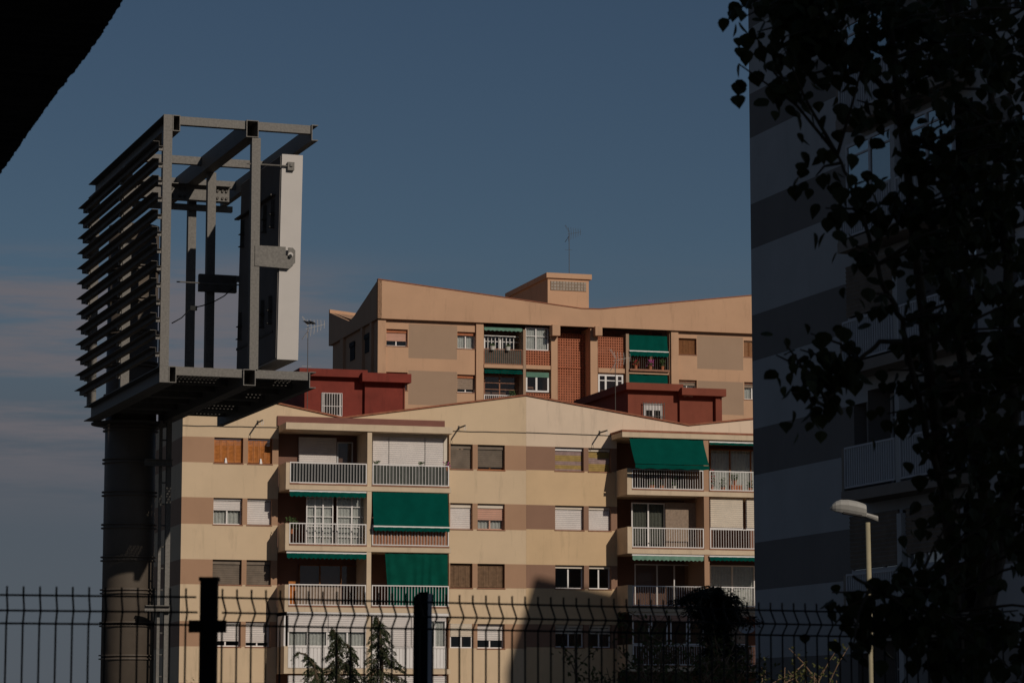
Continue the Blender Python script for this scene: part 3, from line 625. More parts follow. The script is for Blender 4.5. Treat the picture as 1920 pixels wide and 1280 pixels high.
for (a, za), (b, zb_) in zip(fas[2:], fas[3:]): cp.add([(a, OV - .04, za + .003), (b, OV - .04, zb_ + .003), (b, OV + .29, zb_ + .003), (a, OV + .29, za + .003), (a, OV - .04, za + .06), (b, OV - .04, zb_ + .06), (b, OV + .29, zb_ + .06), (a, OV + .29, za + .06)], [(0, 1, 2, 3), (4, 7, 6, 5), (0, 4, 5, 1), (1, 5, 6, 2), (2, 6, 7, 3), (3, 7, 4, 0)])
cp.build('coping', M['redtile'], C)
# walls
uGa, uGb = gu(711, 640), uG1
row = [(gz(745, 617), gz(745, 648.5)), (gz(745, 697.5), gz(745, 731))]
row += [(row[1][0] - 2.85 * k, row[1][1] - 2.85 * k) for k in (1, 2, 3, 4)]
gw = [(724.5, 764.5), (857.5, 892)]; gw2 = [(1272.5, 1306), (1394.5, 1428)]
holes = []; gwin = []; bands = []; zwt = zfb + .15
for k, (t0, b0) in enumerate(row):
    for a, b in gw + gw2:
        dz = 0 if a < 1000 else gz(1289, 634) - row[0][0]
        r = (gu(a), gu(b), b0 + dz, t0 + dz); gwin.append((k, a, r)); holes.append(r)
    if k < 5:
        for a, b in ((766, 857), (1307, 1393)):
            zt = (row[0][0] + .35) - 2.83 * k; bands.append((gu(a), gu(b), zt - 2.08, zt, 1))
bay = (gu(907), gu(1255)); holes.append((bay[0], bay[1], .5, zfb + .1))
mb = MB(); wall(mb, uGa, uGb, 0, zwt, holes, bands)
mb.quad((uGa, GD - .4, 0), (uGa, 0, 0), (uGa, 0, zwt), (uGa, GD - .4, zwt)); mb.quad((uGb, 0, 0), (uGb, GD - .4, 0), (uGb, GD - .4, zwt), (uGb, 0, zwt)); mb.quad((uGb, GD - .4, 0), (uGa, GD - .4, 0), (uGa, GD - .4, zwt), (uGb, GD - .4, zwt))
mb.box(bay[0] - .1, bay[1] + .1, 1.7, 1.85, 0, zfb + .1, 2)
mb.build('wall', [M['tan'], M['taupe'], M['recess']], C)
pl = [(708.5, 723.5), (893, 906.5), (1033.5, 1045.5), (1107, 1120.5), (1258.5, 1272)]
for a, b in pl:
    p = MB(); deep = 1.69 if 1000 < a < 1200 else -.002; p.box(gu(a, 640, -.16), gu(b, 640, -.16), -.16, deep, 0, zfb - .003); p.build('pilaster', M['tan'], C)
for a, b in ((1036, 1050.5), (1116.5, 1129.5)):
    p = MB(); p.box(gu(a, 620, -.75), gu(b, 620, -.75), -.75, -.161, gz(a, 628.5, -.75), zfb - .003); p.build('corbel', M['tan'], C)
sd = MB()
for y in (1.4, 3.8): sd.box(uGa - .16, uGa - .003, y, y + .45, 0, zfb - .003)
for y in (9.0,): sd.box(uGa - .16, uGa - .003, y, y + .9, 0, zfb - .003)
sd.build('side_pilaster', M['tan'], C)
for y in (2.3, 6.3):
    for k in range(3):
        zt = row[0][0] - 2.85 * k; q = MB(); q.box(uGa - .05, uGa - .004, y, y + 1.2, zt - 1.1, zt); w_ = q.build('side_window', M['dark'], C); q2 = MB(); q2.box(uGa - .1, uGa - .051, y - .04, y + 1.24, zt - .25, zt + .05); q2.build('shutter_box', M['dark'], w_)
for k, a, r in gwin:
    if a == 724.5: window(C, r, shut='pinkshut' if k == 0 else 'greyshut', sf=.55, box='pot', boxh=.2)
    elif a == 857.5: window(C, r, shut='woodsh', sf=0 if k == 0 else .72, box='pot', boxh=.2, curt='curtain' if k == 0 else None)
    elif k == 0: louvred(C, r, 'darkwood', leaves=3)
    else: window(C, r, shut='woodsh', sf=.15, curt='curtain', box='sill')
# bays
zsl = gz(950, 686.5); H = 2.83
mul_a, mul_b = gu(980.5), gu(985)
for k in range(4):
    z = zsl - H * k; s = MB(); s.box(gu(907) + .003, gu(979.5), -.1, 1.69, z - .14, z + .08); s.box(gu(985.5), gu(1033), -.1, 1.69, z - .12, z + .12); s.box(gu(1121), gu(1170), -.1, 1.69, z - .18, z + .1); s.box(gu(1178.5), gu(1252.5), -.1, 1.69, z - .18, z + .06); s.build('floor_edge', M['tan'], C)
for a, b in ((980, 985), (1172.5, 1178)):
    p = MB(); p.box(gu(a), gu(b), -.12, 1.69, 0, zfb - .3); p.build('bay_post', M['taupe'], C)
# left balcony bay
ua, ub = gu(907.5), gu(979)
railing(C, ua, ub, zsl + .1, zsl + 1.05, -.03, key='sill', n=18, back='greymesh')
railing(C, ua, ub, zsl - H + .1, zsl - H + 1.05, -.03, n=18)
awning(C, ua, ub, zfb - .12, zfb - .2, .35, -.02, key='palegreen', val=.22, bar=False, scal=.25); awning(C, ua, ub, zsl - .16, zsl - .34, .15, -.1, val=.12, bar=False)
v = .8
window(C, (gu(907.5, 640, v), gu(977, 640, v), zsl + .1, zfb - .6), v0=v, mulls=(.44,), trans=(.52, .8), sill=None, t=.07)
gr = MB()
for i in range(9): x = gu(908, 640, v - .1) + i * .235; gr.box(x - .02, x + .02, v - .1, v - .06, zsl + 1.0, zfb - .65)
gr.build('window_grille', M['white'], C)
window(C, (gu(907.5, 640, v), gu(977, 640, v), zsl - H + .1, zsl - .5), v0=v, frame='sill', mulls=(.42,), trans=(.62, .8), sill=None, t=.06)
# window bay with lattice
ua, ub = gu(985.5), gu(1032.5)
r = (ua, ub, zsl + .13, gz(1008, 657)); lattice(C, r, -.02)
window(C, (ua, gu(1029), gz(1008, 656.5), zfb - .12), v0=.08, mulls=(.46,), trans=(.62,), sill=None, curt='curtain', t=.06)
window(C, (ua, gu(1029), gz(1008, 735), gz(1008, 698)), v0=-.02, mulls=(.46,), sill=None, t=.1, shut='palegreen', sf=.22)
lattice(C, (ua, ub, gz(1008, 735) - .9, gz(1008, 737)), -.02)
# stair recess
r = (gu(1046, 700, .9), gu(1097, 700, .9), 3.0, gz(1070, 690, .9)); lattice(C, r, .9)
r2 = (gu(1046, 700, .9), gu(1097, 700, .9), gz(1070, 688, .9), zfb - .3); lattice(C, r2, .9)
MB().box(r[0], r[1], .84, .95, r[3] + .001, r2[2] - .001).build('lattice_ledge', M['lattice'], C)
# lattice bay and awning bay
lattice(C, (gu(1121), gu(1168), zsl + .12, gz(1145, 632)), -.02)
window(C, (gu(1121), gu(1168), gz(1145, 740), gz(1145, 702)), v0=-.02, mulls=(.3, .75), trans=(.7,), sill=None, t=.1)
ua, ub = gu(1178.5), gu(1252)
awning(C, ua, gu(1251), gz(1215, 628.5, -.1), gz(1215, 659, -.1), .02, -.2, val=.33)
awning(C, ua, gu(1251), gz(1215, 700, -.1), gz(1215, 735, -.1), .02, -.2, val=.33)
railing(C, ua, ub, zsl + .08, zsl + 1.0, -.03, key='steeldark', n=18)
b_ = MB(); b_.box(ua, ub, -.28, -.06, zsl - .02, zsl + .1); b_.build('planter_ledge', M['sill'], C)
# stair head with glass bricks
zt = gz(1067, 514, 3); zb = gz(1067, 590, 3); ua, ub = gu(1027, 550, 3), gu(1104, 550, 3)
h = MB(); h.box(ua, ub, 3, 12, zb - .5, zt - .3); hh = h.build('stair_head', M['tan'], C)
MB().box(ua - .12, ub + .16, 2.85, 12.1, zt - .298, zt + .02).build('flat_roof', M['tan'], hh)
a, b, c0, c1 = gu(1032, 535, 3), gu(1099, 535, 3), gz(1067, 545.5, 3), gz(1067, 528, 3)
MB().box(a, b, 2.97, 2.998, c0, c1).build('window_mortar', M['taupe'], hh)
M['gblock'] = mat('glass_brick', (.34, .28, .22), rough=.12, var=.5, scale=4, spec=.8)
k_ = MB(); bw, bh = (b - a) / 12, (c1 - c0) / 3; k_.add([(.02, -.03, .02), (bw - .02, -.03, .02), (bw - .02, -.03, bh - .02), (.02, -.03, bh - .02), (.005, 0, .005), (bw - .005, 0, .005), (bw - .005, 0, bh - .005), (.005, 0, bh - .005)], [(0, 1, 2, 3), (4, 5, 1, 0), (5, 6, 2, 1), (6, 7, 3, 2), (7, 4, 0, 3)])
km = k_.mesh('glass_brick', M['gblock'])
for i in range(12):
    for j in range(3):
        o = put('glass_brick', km, hh, (a + bw * i, 2.968, c0 + bh * j)); o.rotation_euler = (random.uniform(-.05, .05), 0, random.uniform(-.05, .05))
# ==================================================================== antennas, birds
def aerial(name, Fr, px, v, y0, y1, label, boom, tilt, els=6, key='antenna', es=.45):
    u, zt = Fr.hit(px, y0, v); zb = Fr.hit(px, y1, v)[1]; t = thing(name, Fr.w(u, v, zb), Fr.a); L = zt - zb
    MB().tube([(0, 0, -.5), (0, 0, L)], .019, 6).build('mast', M['steeldark'], t)
    d = Vector((boom, -.25, tilt)); b = MB(); b.tube([(-.15 * d.x, 0, L - .1 - .15 * d.z), tuple(d * 1.0 + Vector((0, 0, L - .1)))], .010, 5); b.build('boom', M[key], t)
    for i in range(els):
        f = i / (els - 1); c = d * f + Vector((0, 0, L - .1)); e = MB(); h = es * (1 - .55 * f); e.tube([c + Vector((-.1 * h, 0, -h)), c, c + Vector((-.1 * h, 0, h))], .009, 4); e.build('element', M[key], t)
    r = MB()
    for s in (-1, 1):
        for q in range(3): r.tube([(0, -.1 * q, L - .1 + s * .1), (-.3, -.1 * q, L - .1 + s * .55)], .006, 4)
    r.build('reflector', M[key], t); MB().tube([(-.28, 0, L * .58), (.2, .05, L * .58)], .008, 4).build('side_dipole', M[key], t)
    tag(t, label, 'aerial'); return t
aerial('television_aerial', G, 1067, 6, 436, 513, 'tall thin aerial mast on the stair head with glass bricks', .7, .12, key='steeldark')
aerial('television_aerial', F, 577.5, 5.5, 612, 790, 'aerial mast beside the sign, two birds perched on it', .75, .2, key='whitepot')
aerial('television_aerial', F, 1153.5, 6.5, 672, 770, 'short aerial before the lattice screen, near the rust red stair head', .7, .15, key='whitepot')
for px, lab in ((576.5, 'left one of two small dark birds perched on the aerial'), (585.5, 'right one of two small dark birds perched on the aerial')):
    p = at(px, 606, 132); t = thing('bird', p - Vector((0, 0, .06)), 0); b = MB(); vs = []
    prof = [(-.19, .012, .0), (-.08, .05, .015), (.0, .075, .03), (.08, .06, .06), (.13, .04, .095), (.17, .035, .10), (.20, .012, .095)]
    for x, r_, z in prof: vs += [(x, r_ * math.cos(q * math.pi / 4), z + .05 + r_ * math.sin(q * math.pi / 4)) for q in range(8)]
    fs = [(i * 8 + j, i * 8 + (j + 1) % 8, (i + 1) * 8 + (j + 1) % 8, (i + 1) * 8 + j) for i in range(6) for j in range(8)] + [tuple(range(7, -1, -1)), tuple(range(48, 56))]
    b.add(vs, fs); b.tube([(.2, 0, .145), (.25, 0, .14)], .008, 4); b.tube([(0, .02, 0), (0, .02, .03)], .006, 4); b.tube([(0, -.02, 0), (0, -.02, .03)], .006, 4)
    b.build('body', M['black'], t, smooth=True); tag(t, lab, 'bird', 'birds on the aerial'); t.rotation_euler[2] = R(200)
# ==================================================================== plants on balconies
potted(F, uf(546, 985, BD + .3), BD + .3, FL[1] + .55, 'bushy potted plant in the corner of the balcony with glazed doors', h=.55, spread=.3, n=140)
potted(F, uf(790, 870, BD + .2), BD + .2, FL[0] + .75, 'small potted plant behind the grey sheeted railing, by the middle', h=.25)
potted(F, uf(838, 870, BD + .15), BD + .15, FL[0] + .78, 'potted plant with magenta flowers at the right end of the top railing', h=.25, fl='flower')
potted(F, uf(706, 870, BD + .2), BD + .2, FL[0] + .75, 'small potted plant at the left end of the grey sheeted railing', h=.25, pot='whitepot')
zq = FL2[0] + .03
potted(F, uf(1334, 910, BD + .3), BD + .3, zq, 'tall potted plant covered in red flowers by the brown pillar', h=.85, fl='redflower', spread=.2, n=150)
potted(F, uf(1355, 910, BD + .35), BD + .35, zq, 'green potted plant right of the red flowering one', h=.5)
potted(F, uf(1377, 910, BD + .35), BD + .35, zq + .36, 'bushy plant on top of the terracotta crate behind the railing', h=.3, spread=.2, n=90)
potted(F, uf(1406, 910, BD + .35), BD + .35, zq, 'potted plant right of the terracotta crate, beside the tower edge', h=.35)
cr_ = MB(); u = uf(1379, 912, BD + .35); t = thing('crate', F.w(u, BD + .35, zq), F.a)
for i in range(4): cr_.box(-.27, .27, -.17, -.15, .02 + i * .085, .08 + i * .085); cr_.box(-.27, .27, .15, .17, .02 + i * .085, .08 + i * .085)
for s in (-1, 1): cr_.box(s * .27, s * .25, -.15, .15, 0, .345)
cr_.box(-.25, .25, -.148, .148, 0, .02); cr_.build('slats', M['pot'], t); tag(t, 'terracotta coloured slatted crate among the balcony plants', 'crate')
potted(F, uf(1222, 912, BD + .3), BD + .3, zq, 'potted plant in a wide orange pot under the slanted awning', h=.2, pr=.16)
potted(F, uf(1241, 912, BD + .3), BD + .3, zq, 'potted plant with a red flower under the slanted awning', h=.5, fl='redflower', spread=.1, n=25)
potted(F, uf(1264, 912, BD + .3), BD + .3, zq, 'plant in a white pot under the slanted awning', h=.4, pot='whitepot')
zz = zsl + .1
potted(G, gu(1190), -.18, zz, 'potted plant with red flowers under the green awning of the tan block', h=.35, fl='redflower', spread=.22, n=80)
potted(G, gu(1217), -.18, zz, 'potted plant with magenta flowers under the green awning of the tan block', h=.4, fl='flower', spread=.25, n=110)
potted(G, gu(1240), -.18, zz, 'leafy potted plant right of the magenta flowers', h=.5, spread=.2)
potted(G, gu(922), -.15, zz + .85, 'plant in a pale hanging pot, left one on the reed covered railing', h=.18, pot='whitepot', pr=.17)
potted(G, gu(951), -.15, zz + .85, 'plant in a pale hanging pot, right one on the reed covered railing', h=.18, pot='whitepot', pr=.17)
potted(G, gu(959), -.2, zsl - H + .75, 'bushy plant above the roof edge on the lower balcony of the tan block', h=.4, spread=.25, n=100)
# ==================================================================== tower on the right
T = Frame(1418, 70, -71.6)
Tw = T.empty('apartment_tower'); tag(Tw, 'tall shaded tower with grey horizontal bands and balconies behind the poplar', 'apartment tower')
def tu(x, y=640, v=0.0): return T.hit(x, y, v)[0]
def tz(x, y, v=0.0): return T.hit(x, y, v)[1]
edges = [(175.3, 258.4), (383, 467.6), (592, 678), (805.3, 891.6), (1018, 1107), (1234, 1322)]
db = [(tz(1409, a), tz(1409, b)) for a, b in edges]
PT = (db[0][0] - db[4][0]) / 4
while db[0][0] + PT < 27: db.insert(0, (db[0][0] + PT, db[0][1] + PT))
TH = db[0][0] + 1.2; uT1 = 26.0; u0 = 0.0
PJ = .6; bay0 = tu(1577, 640, -PJ - .05)
mb = MB(); holes = []
bays = []
u = bay0
pat = [('b', 2.55), ('p', .28), ('b', 2.55), ('w', 1.5), ('n', 1.3), ('w', 1.2), ('b', 2.55), ('p', .28), ('b', 2.55), ('w', 2)]
for kd, wd in pat: bays.append((kd, u, u + wd)); u += wd
for t0, b0 in db:
    for kd, a, b in bays:
        if kd == 'b': holes.append((a, b, b0 - .92, t0 + .25))
        if kd == 'n': holes.append((a, b, b0, t0))
    holes.append((bay0 - .75, bay0 - .08, b0, t0))
bands = [(u0, uT1, b, t, 1) for t, b in db]
wall(mb, u0, uT1, 0, TH, holes, bands, rev=.9)
mb.quad((uT1, 0, 0), (uT1, 13, 0), (uT1, 13, TH), (uT1, 0, TH)); mb.quad((0, 13, 0), (0, 0, 0), (0, 0, TH), (0, 13, TH)); mb.quad((0, 0, TH), (uT1, 0, TH), (uT1, 13, TH), (0, 13, TH)); mb.quad((uT1, 13, 0), (0, 13, 0), (0, 13, TH), (uT1, 13, TH))
mb.build('wall', [M['stripelight'], M['stripedark']], Tw)
rnd = random.Random(4)
for k, (t0, b0) in enumerate(db):
    fz = b0 - .92
    window(Tw, (bay0 - .75, bay0 - .08, b0, t0), v0=.5, mulls=(), sill=None, frame='towerbeige', shut='greyshut', sf=rnd.choice((0, .4, 1)))
    if k < 1: continue
    for gi, grp in enumerate((bays[0:3], bays[6:9])):
        s = MB(); s.box(grp[0][1] - .12, grp[-1][2] + .12, -PJ - .05, -.003, fz - .24, fz); s.box(grp[0][1] - .12, grp[0][1] - .002, -PJ - .03, -.004, fz + .001, fz + .98); s.build('balcony_slab', M['towerbeige'], Tw)
        p = MB(); p.box(grp[1][1] + .03, grp[1][2] - .03, -PJ, -.004, fz + .001, fz + 2.2); p.build('balcony_divider', M['stripelight'], Tw)
        for kd, a, b in (grp[0], grp[2]):
            ro = railing(Tw, a, b, fz + .06, fz + 1.0, -PJ, key='towerwhite', n=20, single=(gi == 0 and 2 <= k <= 8), bw=.02)
            style = rnd.random(); vv = .55 if style < .5 else -PJ + .12
            if k in (3, 4) or style < .45: window(Tw, (a + .02, b - .02, fz + (1.0 if vv < 0 else .03), t0 + .2), v0=vv, frame='towerwhite', mulls=(.5,), trans=(.75,), glass='glassblue', sill=None, t=.07)
            else: window(Tw, (a + .02, b - .02, fz + (1.0 if vv < 0 else .03), t0 + .2), v0=vv, frame='towerwhite', mulls=(.33, .66), shut='greyshut', sf=rnd.choice((.5, .9, .75)), glass='glassblue', sill=None, t=.07)
    for kd, a, b in bays:
        if kd == 'n': window(Tw, (a, b, b0, t0), v0=.15, frame='towerwhite', mulls=(.5,), glass='glassblue', shut='pinkshut' if k % 3 == 0 else 'towerwhite', sf=.4, sill=None)
# ==================================================================== sign gantry
S = Frame(288.5, 52, 19.4)
Sg = S.empty('sign_gantry'); tag(Sg, 'steel sign gantry on a thick brown pole with louvres and a pale sign box', 'sign gantry')
def su(x, y=450, v=0.0): return S.hit(x, y, v)[0]
def sz(x, y, v=0.0): return S.hit(x, y, v)[1]
ZT, ZB = sz(312, 214.5), sz(312, 716.5)
aL, aM, aR = 0.0, su(471.5), su(582, 470)
LEN = 7.5; bh = .31
def chan(mb, a, zt, zb, sgn, y0, y1, fl=.13, t=.016):
    mb.box(a, a + sgn * t, y0, y1, zb, zt); mb.box(a + sgn * t, a + sgn * fl, y0, y1, zt - t, zt); mb.box(a + sgn * t, a + sgn * fl, y0, y1, zb, zb + t)
def hollow(mb, a0, a1, z0, z1, y0, y1, t=.016):
    mb.box(a0, a1, y0, y1, z0, z0 + t); mb.box(a0, a1, y0, y1, z1 - t, z1); mb.box(a0, a0 + t, y0, y1, z0 + t, z1 - t); mb.box(a1 - t, a1, y0, y1, z0 + t, z1 - t)
    mb.box(a0 + t, a1 - t, y0 + .6, y0 + .62, z0 + t, z1 - t)
pw = .17
for zt, zb, nm in ((ZT, ZT - bh, 'top'), (ZB + bh, ZB, 'bottom')):
    m_ = MB(); chan(m_, aL + pw - .002, zt, zb, -1, .02, LEN, fl=.165); m_.box(aL, aL + pw, 0, .02, zb, zt); m_.build('edge_channel', M['steel'], Sg)
    m_ = MB(); hollow(m_, aL + pw + .005, aL + pw + .15, zb, zt, .0, LEN); m_.build('longitudinal_tube', M['steel'], Sg)
    m_ = MB(); hollow(m_, aM - .13, aM + .11, zb - (.02 if nm == 'top' else 0), zt - .06 * 0, -.02, LEN); m_.build('longitudinal_tube', M['steel'], Sg)
    m_ = MB(); chan(m_, aR, zt, zb, 1, -.01, LEN); m_.build('edge_channel', M['steel'], Sg)
    for y in (0.04, LEN / 2, 6.1):
        for a0, a1 in ((aL + pw + .153, aM - .133), (aM + .113, aR - .003)):
            m_ = MB(); m_.box(a0, a1, y, y + .14, zt - .17, zt - .01) if nm == 'top' else m_.box(a0, a1, y, y + .14, zt - .16, zt); m_.build('cross_beam', M['steel'], Sg)
for a, ys in ((aL + .0, (0, 3.65, 7.05)), (aM - .01, (.0, 3.65, 5.4))):
    for y in ys: m_ = MB(); m_.box(a, a + pw, y, y + .16, ZB + bh + .002, ZT - bh - .002 - (.02 if a > 1 else 0)); m_.build('upright', M['steel'], Sg)
m_ = MB(); m_.box(aR - .1, aR - .004, 3.9, 4.02, ZB + bh, ZT - bh); 
# louvres on the left side
NL = 13; zl0, zl1 = sz(300, 330), sz(300, 735 - 17)
lv = MB(); lv.box(-.205, -.085, -.04, LEN + .04, .088, .098); lv.box(-.093, -.085, -.04, LEN + .04, .0, .088); lv.box(-.085, -.003, -.04, LEN + .04, .0, .010)
lm = lv.mesh('louvre', M['steeldark']); br = MB().box(-.08, -.004, 0, .05, -.07, -.001).mesh('louvre_bracket', M['steel'])
zs0 = ZT - .63; dz = .327
for i in range(NL):
    z = zs0 - dz * i; o = put('louvre', lm, Sg, (0, 0, z))
    for y in (.02, 3.68, 7.08): put('louvre_bracket', br, o, (0, y, 0))
# sign box
tl = R(-.9)
sa0, sa1 = su(529, 290, .08), su(568, 290, .08); szt, szb = sz(545, 290, .08), sz(536, 674, .08)
shf = (szt - szb) * .014
sb = MB(); y0, y1 = .08, 3.25
def sbox(mb, a0, a1, ya, yb, z0, z1, m=0):
    k = lambda z: -(szt - z) * .014
    mb.add([(a0 + k(z0), ya, z0), (a1 + k(z0), ya, z0), (a1 + k(z0), yb, z0), (a0 + k(z0), yb, z0), (a0 + k(z1), ya, z1), (a1 + k(z1), ya, z1), (a1 + k(z1), yb, z1), (a0 + k(z1), yb, z1)], [(0, 3, 2, 1), (4, 5, 6, 7), (0, 1, 5, 4), (1, 2, 6, 5), (2, 3, 7, 6), (3, 0, 4, 7)], m)
sbox(sb, sa0, sa1, y0, y1, szb, szt); bx_ = sb.build('sign_box', M['panelwhite'], Sg)
q = MB(); sbox(q, sa0 - .02, sa0 - .001, y0 + .04, y1 - .02, szb + .03, szt - .03); q.build('back_panel', M['panelback'], bx_)
q = MB(); sbox(q, sa0 - .12, sa0 - .021, y0 + .35, y1 + .1, szt - .75, szt - .72); q.build('stiffener', M['steeldark'], bx_); q = MB(); sbox(q, sa0 - .035, sa0 - .022, y0 + .3, y1, szb + .55, szb + .6); q.build('stiffener', M['steeldark'], bx_)
for y in (.5, 1.1, 1.9, 2.9):
    for z in (szt - 1.1, szt - 1.35, szb + 1.0, szb + .75): q = MB(); sbox(q, sa0 - .09, sa0 - .021, y, y + .03, z, z + .28); sbox(q, sa0 - .12, sa0 - .021, y - .05, y + .07, z - .02, z - .005); q.build('fixing_clip', M['steeldark'], bx_)
# brackets holding the sign
pb = MB(); a0, a1 = su(478), su(553.5); z0, z1 = sz(515, 500.5), sz(515, 462); pb.prism([(a0, z0), (a1 - .12, z0 - .02), (a1, z0 + .1), (a1, z1 - .06), (a1 - .05, z1 - .01), (a1 - .14, z1 - .01), (a1 - .14, z1 - .17), (a1 - .19, z1 - .17), (a1 - .19, z1), (a0, z1)], -.02, .0); pb.build('bracket_plate', M['steel'], Sg)
bo = MB(); xx, zz_ = a1 - .10, z1 - .15; bo.tube([(xx, -.05, zz_), (xx, .07, zz_)], .05, 12); bo.build('bolt', M['panelwhite'], Sg); MB().tube([(xx - .01, -.075, zz_ - .03), (xx - .01, -.052, zz_ - .03)], .035, 8).build('bolt', M['wire'], Sg)
ro = MB(); ro.tube([(su(463), .05, sz(463, 306)), (su(541), .03, sz(541, 311))], .016, 6); ro.build('tie_rod', M['steel'], Sg)
cl_ = MB(); x, z = su(545, 311, .02), sz(545, 311, .02); cl_.box(x - .06, x + .07, .0, .07, z - .09, z + .07); cl_.box(x - .02, x + .03, -.03, 0, z - .02, z + .03); cl_.build('rod_clamp', M['steel'], Sg)
m_ = MB(); m_.box(su(372, 530, 3.6), su(442, 530, 3.6), 3.5, 3.64, sz(405, 548, 3.6), sz(405, 516, 3.6)); m_.build('sign_arm', M['steeldark'], Sg)
m_ = MB(); x, z = su(449, 524, 3.3), sz(449, 524, 3.3); m_.box(x - .07, x + .07, 3.2, 3.3, z - .06, z + .06); m_.tube([(x - 1.3, 3.25, z - .12), (x, 3.25, z - .12)], .014, 5); m_.build('rod_clamp', M['steel'], Sg)
pts = []
for px, py in ((322, 606), (340, 596), (356, 580), (362, 577), (380, 573), (400, 566), (420, 555), (437, 540)): pts.append((su(px, py, 3.4), 3.4, sz(px, py, 3.4)))
m_ = MB(); m_.tube(pts, .012, 5); x, y, z = pts[3]; m_.box(x - .06, x + .08, 3.38, 3.44, z - .05, z + .04); m_.build('loose_cable', M['wire'], Sg)
# pole-head cross beam with bolts
pv = 7.6
x0, x1 = su(243, 365, 5.2), su(430, 365, 5.2); z0, z1 = sz(340, 375.5, 5.2), sz(340, 347, 5.2)
m_ = MB(); chan(m_, 0, 0, 0, 1, 0, 0) if False else None
m_.box(x0, x1, 5.2, 5.22, z0, z1); m_.box(x0, x1, 5.05, 5.2, z0 - .016, z0); m_.box(x0, x1, 5.05, 5.2, z1, z1 + .016); hb_ = m_.build('head_beam', M['steel'], Sg)
for f in (.02, .06, .10, .42, .50, .55, .88, .93, .97):
    for z in (z0 + .09, z1 - .08): MB().tube([(x0 + (x1 - x0) * f, 5.16, z), (x0 + (x1 - x0) * f, 5.199, z)], .028, 8).build('bolt', M['steeldark'], hb_)
m_ = MB(); m_.box(x0, x1 + .1, 5.3, 5.42, z0 - .17, z0 - .05); m_.build('head_beam', M['steel'], Sg)
# pole with ring flanges
pc = S.hit(241.5, 1000, pv)[0]; pr = (S.hit(291, 1000, pv)[0] - S.hit(193, 1000, pv)[0]) / 2 - .02
m_ = MB(); m_.cyl(pc, pv, 0, z0 - .2, pr, 48); po = m_.build('pole', M['polepaint'], Sg)
for pl_ in po.data.polygons: pl_.use_smooth = len(pl_.vertices) == 4
z = sz(241, 1235, pv - pr); st = sz(241, 1173, pv - pr) - z; zz_ = z - st * 3
while zz_ < z0 - .6:
    if not (ZB - .1 < zz_ < ZB + bh + .1) and zz_ > 0:
        m_ = MB(); m_.cyl(pc, pv, zz_, zz_ + .022, pr + .05, 48); m_.cyl(pc, pv, zz_ + .075, zz_ + .097, pr + .05, 48); m_.build('ring_flange', M['polepaint'], po)
    zz_ += st
# floor gratings and underside
def grating(a0, a1, y0, y1, z):
    mb = MB(); n1 = int((a1 - a0) / .075); n2 = int((y1 - y0) / .11)
    for i in range(n1 + 1): x = a0 + (a1 - a0) * i / n1; mb.box(x - .017, x + .017, y0, y1, z, z + .03)
    for j in range(n2 + 1): y = y0 + (y1 - y0) * j / n2; mb.box(a0, a1, y - .022, y + .022, z + .003, z + .027)
    mb.build('floor_grating', M['steeldark'], Sg)
zg = ZB + bh - .06
ys = [.25, 1.3, 2.35, 3.45, 4.6, 5.7, 6.8]
for j in range(6):
    pl_ = MB(); 
    if j in (1, 3): continue
    grating(aL + pw + .2, aM - .16, ys[j] + .06, ys[j + 1] - .06, zg) if j == 0 else None
    grating(aM + .15, aR - .04, ys[j] + .06, ys[j + 1] - .06, zg)
fp = MB()
for j in (1, 3): fp.box(aL + pw + .17, aM - .14, ys[j], ys[j + 1], zg, zg + .03); fp.box(aM + .13, aR - .01, ys[j], ys[j + 1], zg, zg + .03)
fp.box(aL + pw + .17, aM - .14, ys[2], ys[3] - .004, zg, zg + .03); fp.box(aL + pw + .17, aM - .14, ys[4] + .004, LEN, zg, zg + .03)
fp.build('floor_plate', M['steeldark'], Sg)
for y in ys[1:]:
    m_ = MB(); m_.box(aL + pw + .16, aM - .135, y - .05, y + .05, zg - .12, zg - .004); m_.box(aM + .12, aR - .005, y - .05, y + .05, zg - .12, zg - .004); m_.build('floor_joist', M['steeldark'], Sg)
m_ = MB(); m_.cyl(pc, pv, ZB - .04, ZB - .005, pr + .3, 32); m_.build('pole_collar', M['steeldark'], Sg)
# ladder on the pole
lv_ = 6.75; la, lb = su(299.5, 1000, lv_), su(313, 1000, lv_)
m_ = MB(); m_.box(la - .03, la + .03, lv_, lv_ + .06, .3, ZB); m_.box(lb - .05, lb + .05, lv_ - .1, lv_ + .0, .3, ZB); ld = m_.build('ladder', M['steel'], Sg)
z = .6
rg = MB().tube([(la, lv_ + .03, 0), (lb, lv_ - .05, 0)], .018, 6).mesh('rung', M['steel'])
while z < ZB - .2: put('rung', rg, ld, (0, 0, z)); z += .45
for yy in (1141, 868, 1410):
    zz_ = sz(290, yy, lv_); m_ = MB(); m_.box(su(269, yy, lv_), lb + .06, lv_ - .12, lv_ - .1, zz_ - .07, zz_ + .07); m_.box(su(269, yy, lv_), lb + .06, lv_ - .22, lv_ - .12, zz_ + .055, zz_ + .07); m_.box(su(269, yy, lv_), lb + .06, lv_ - .22, lv_ - .12, zz_ - .07, zz_ - .055); m_.build('ladder_bracket', M['steel'], ld)
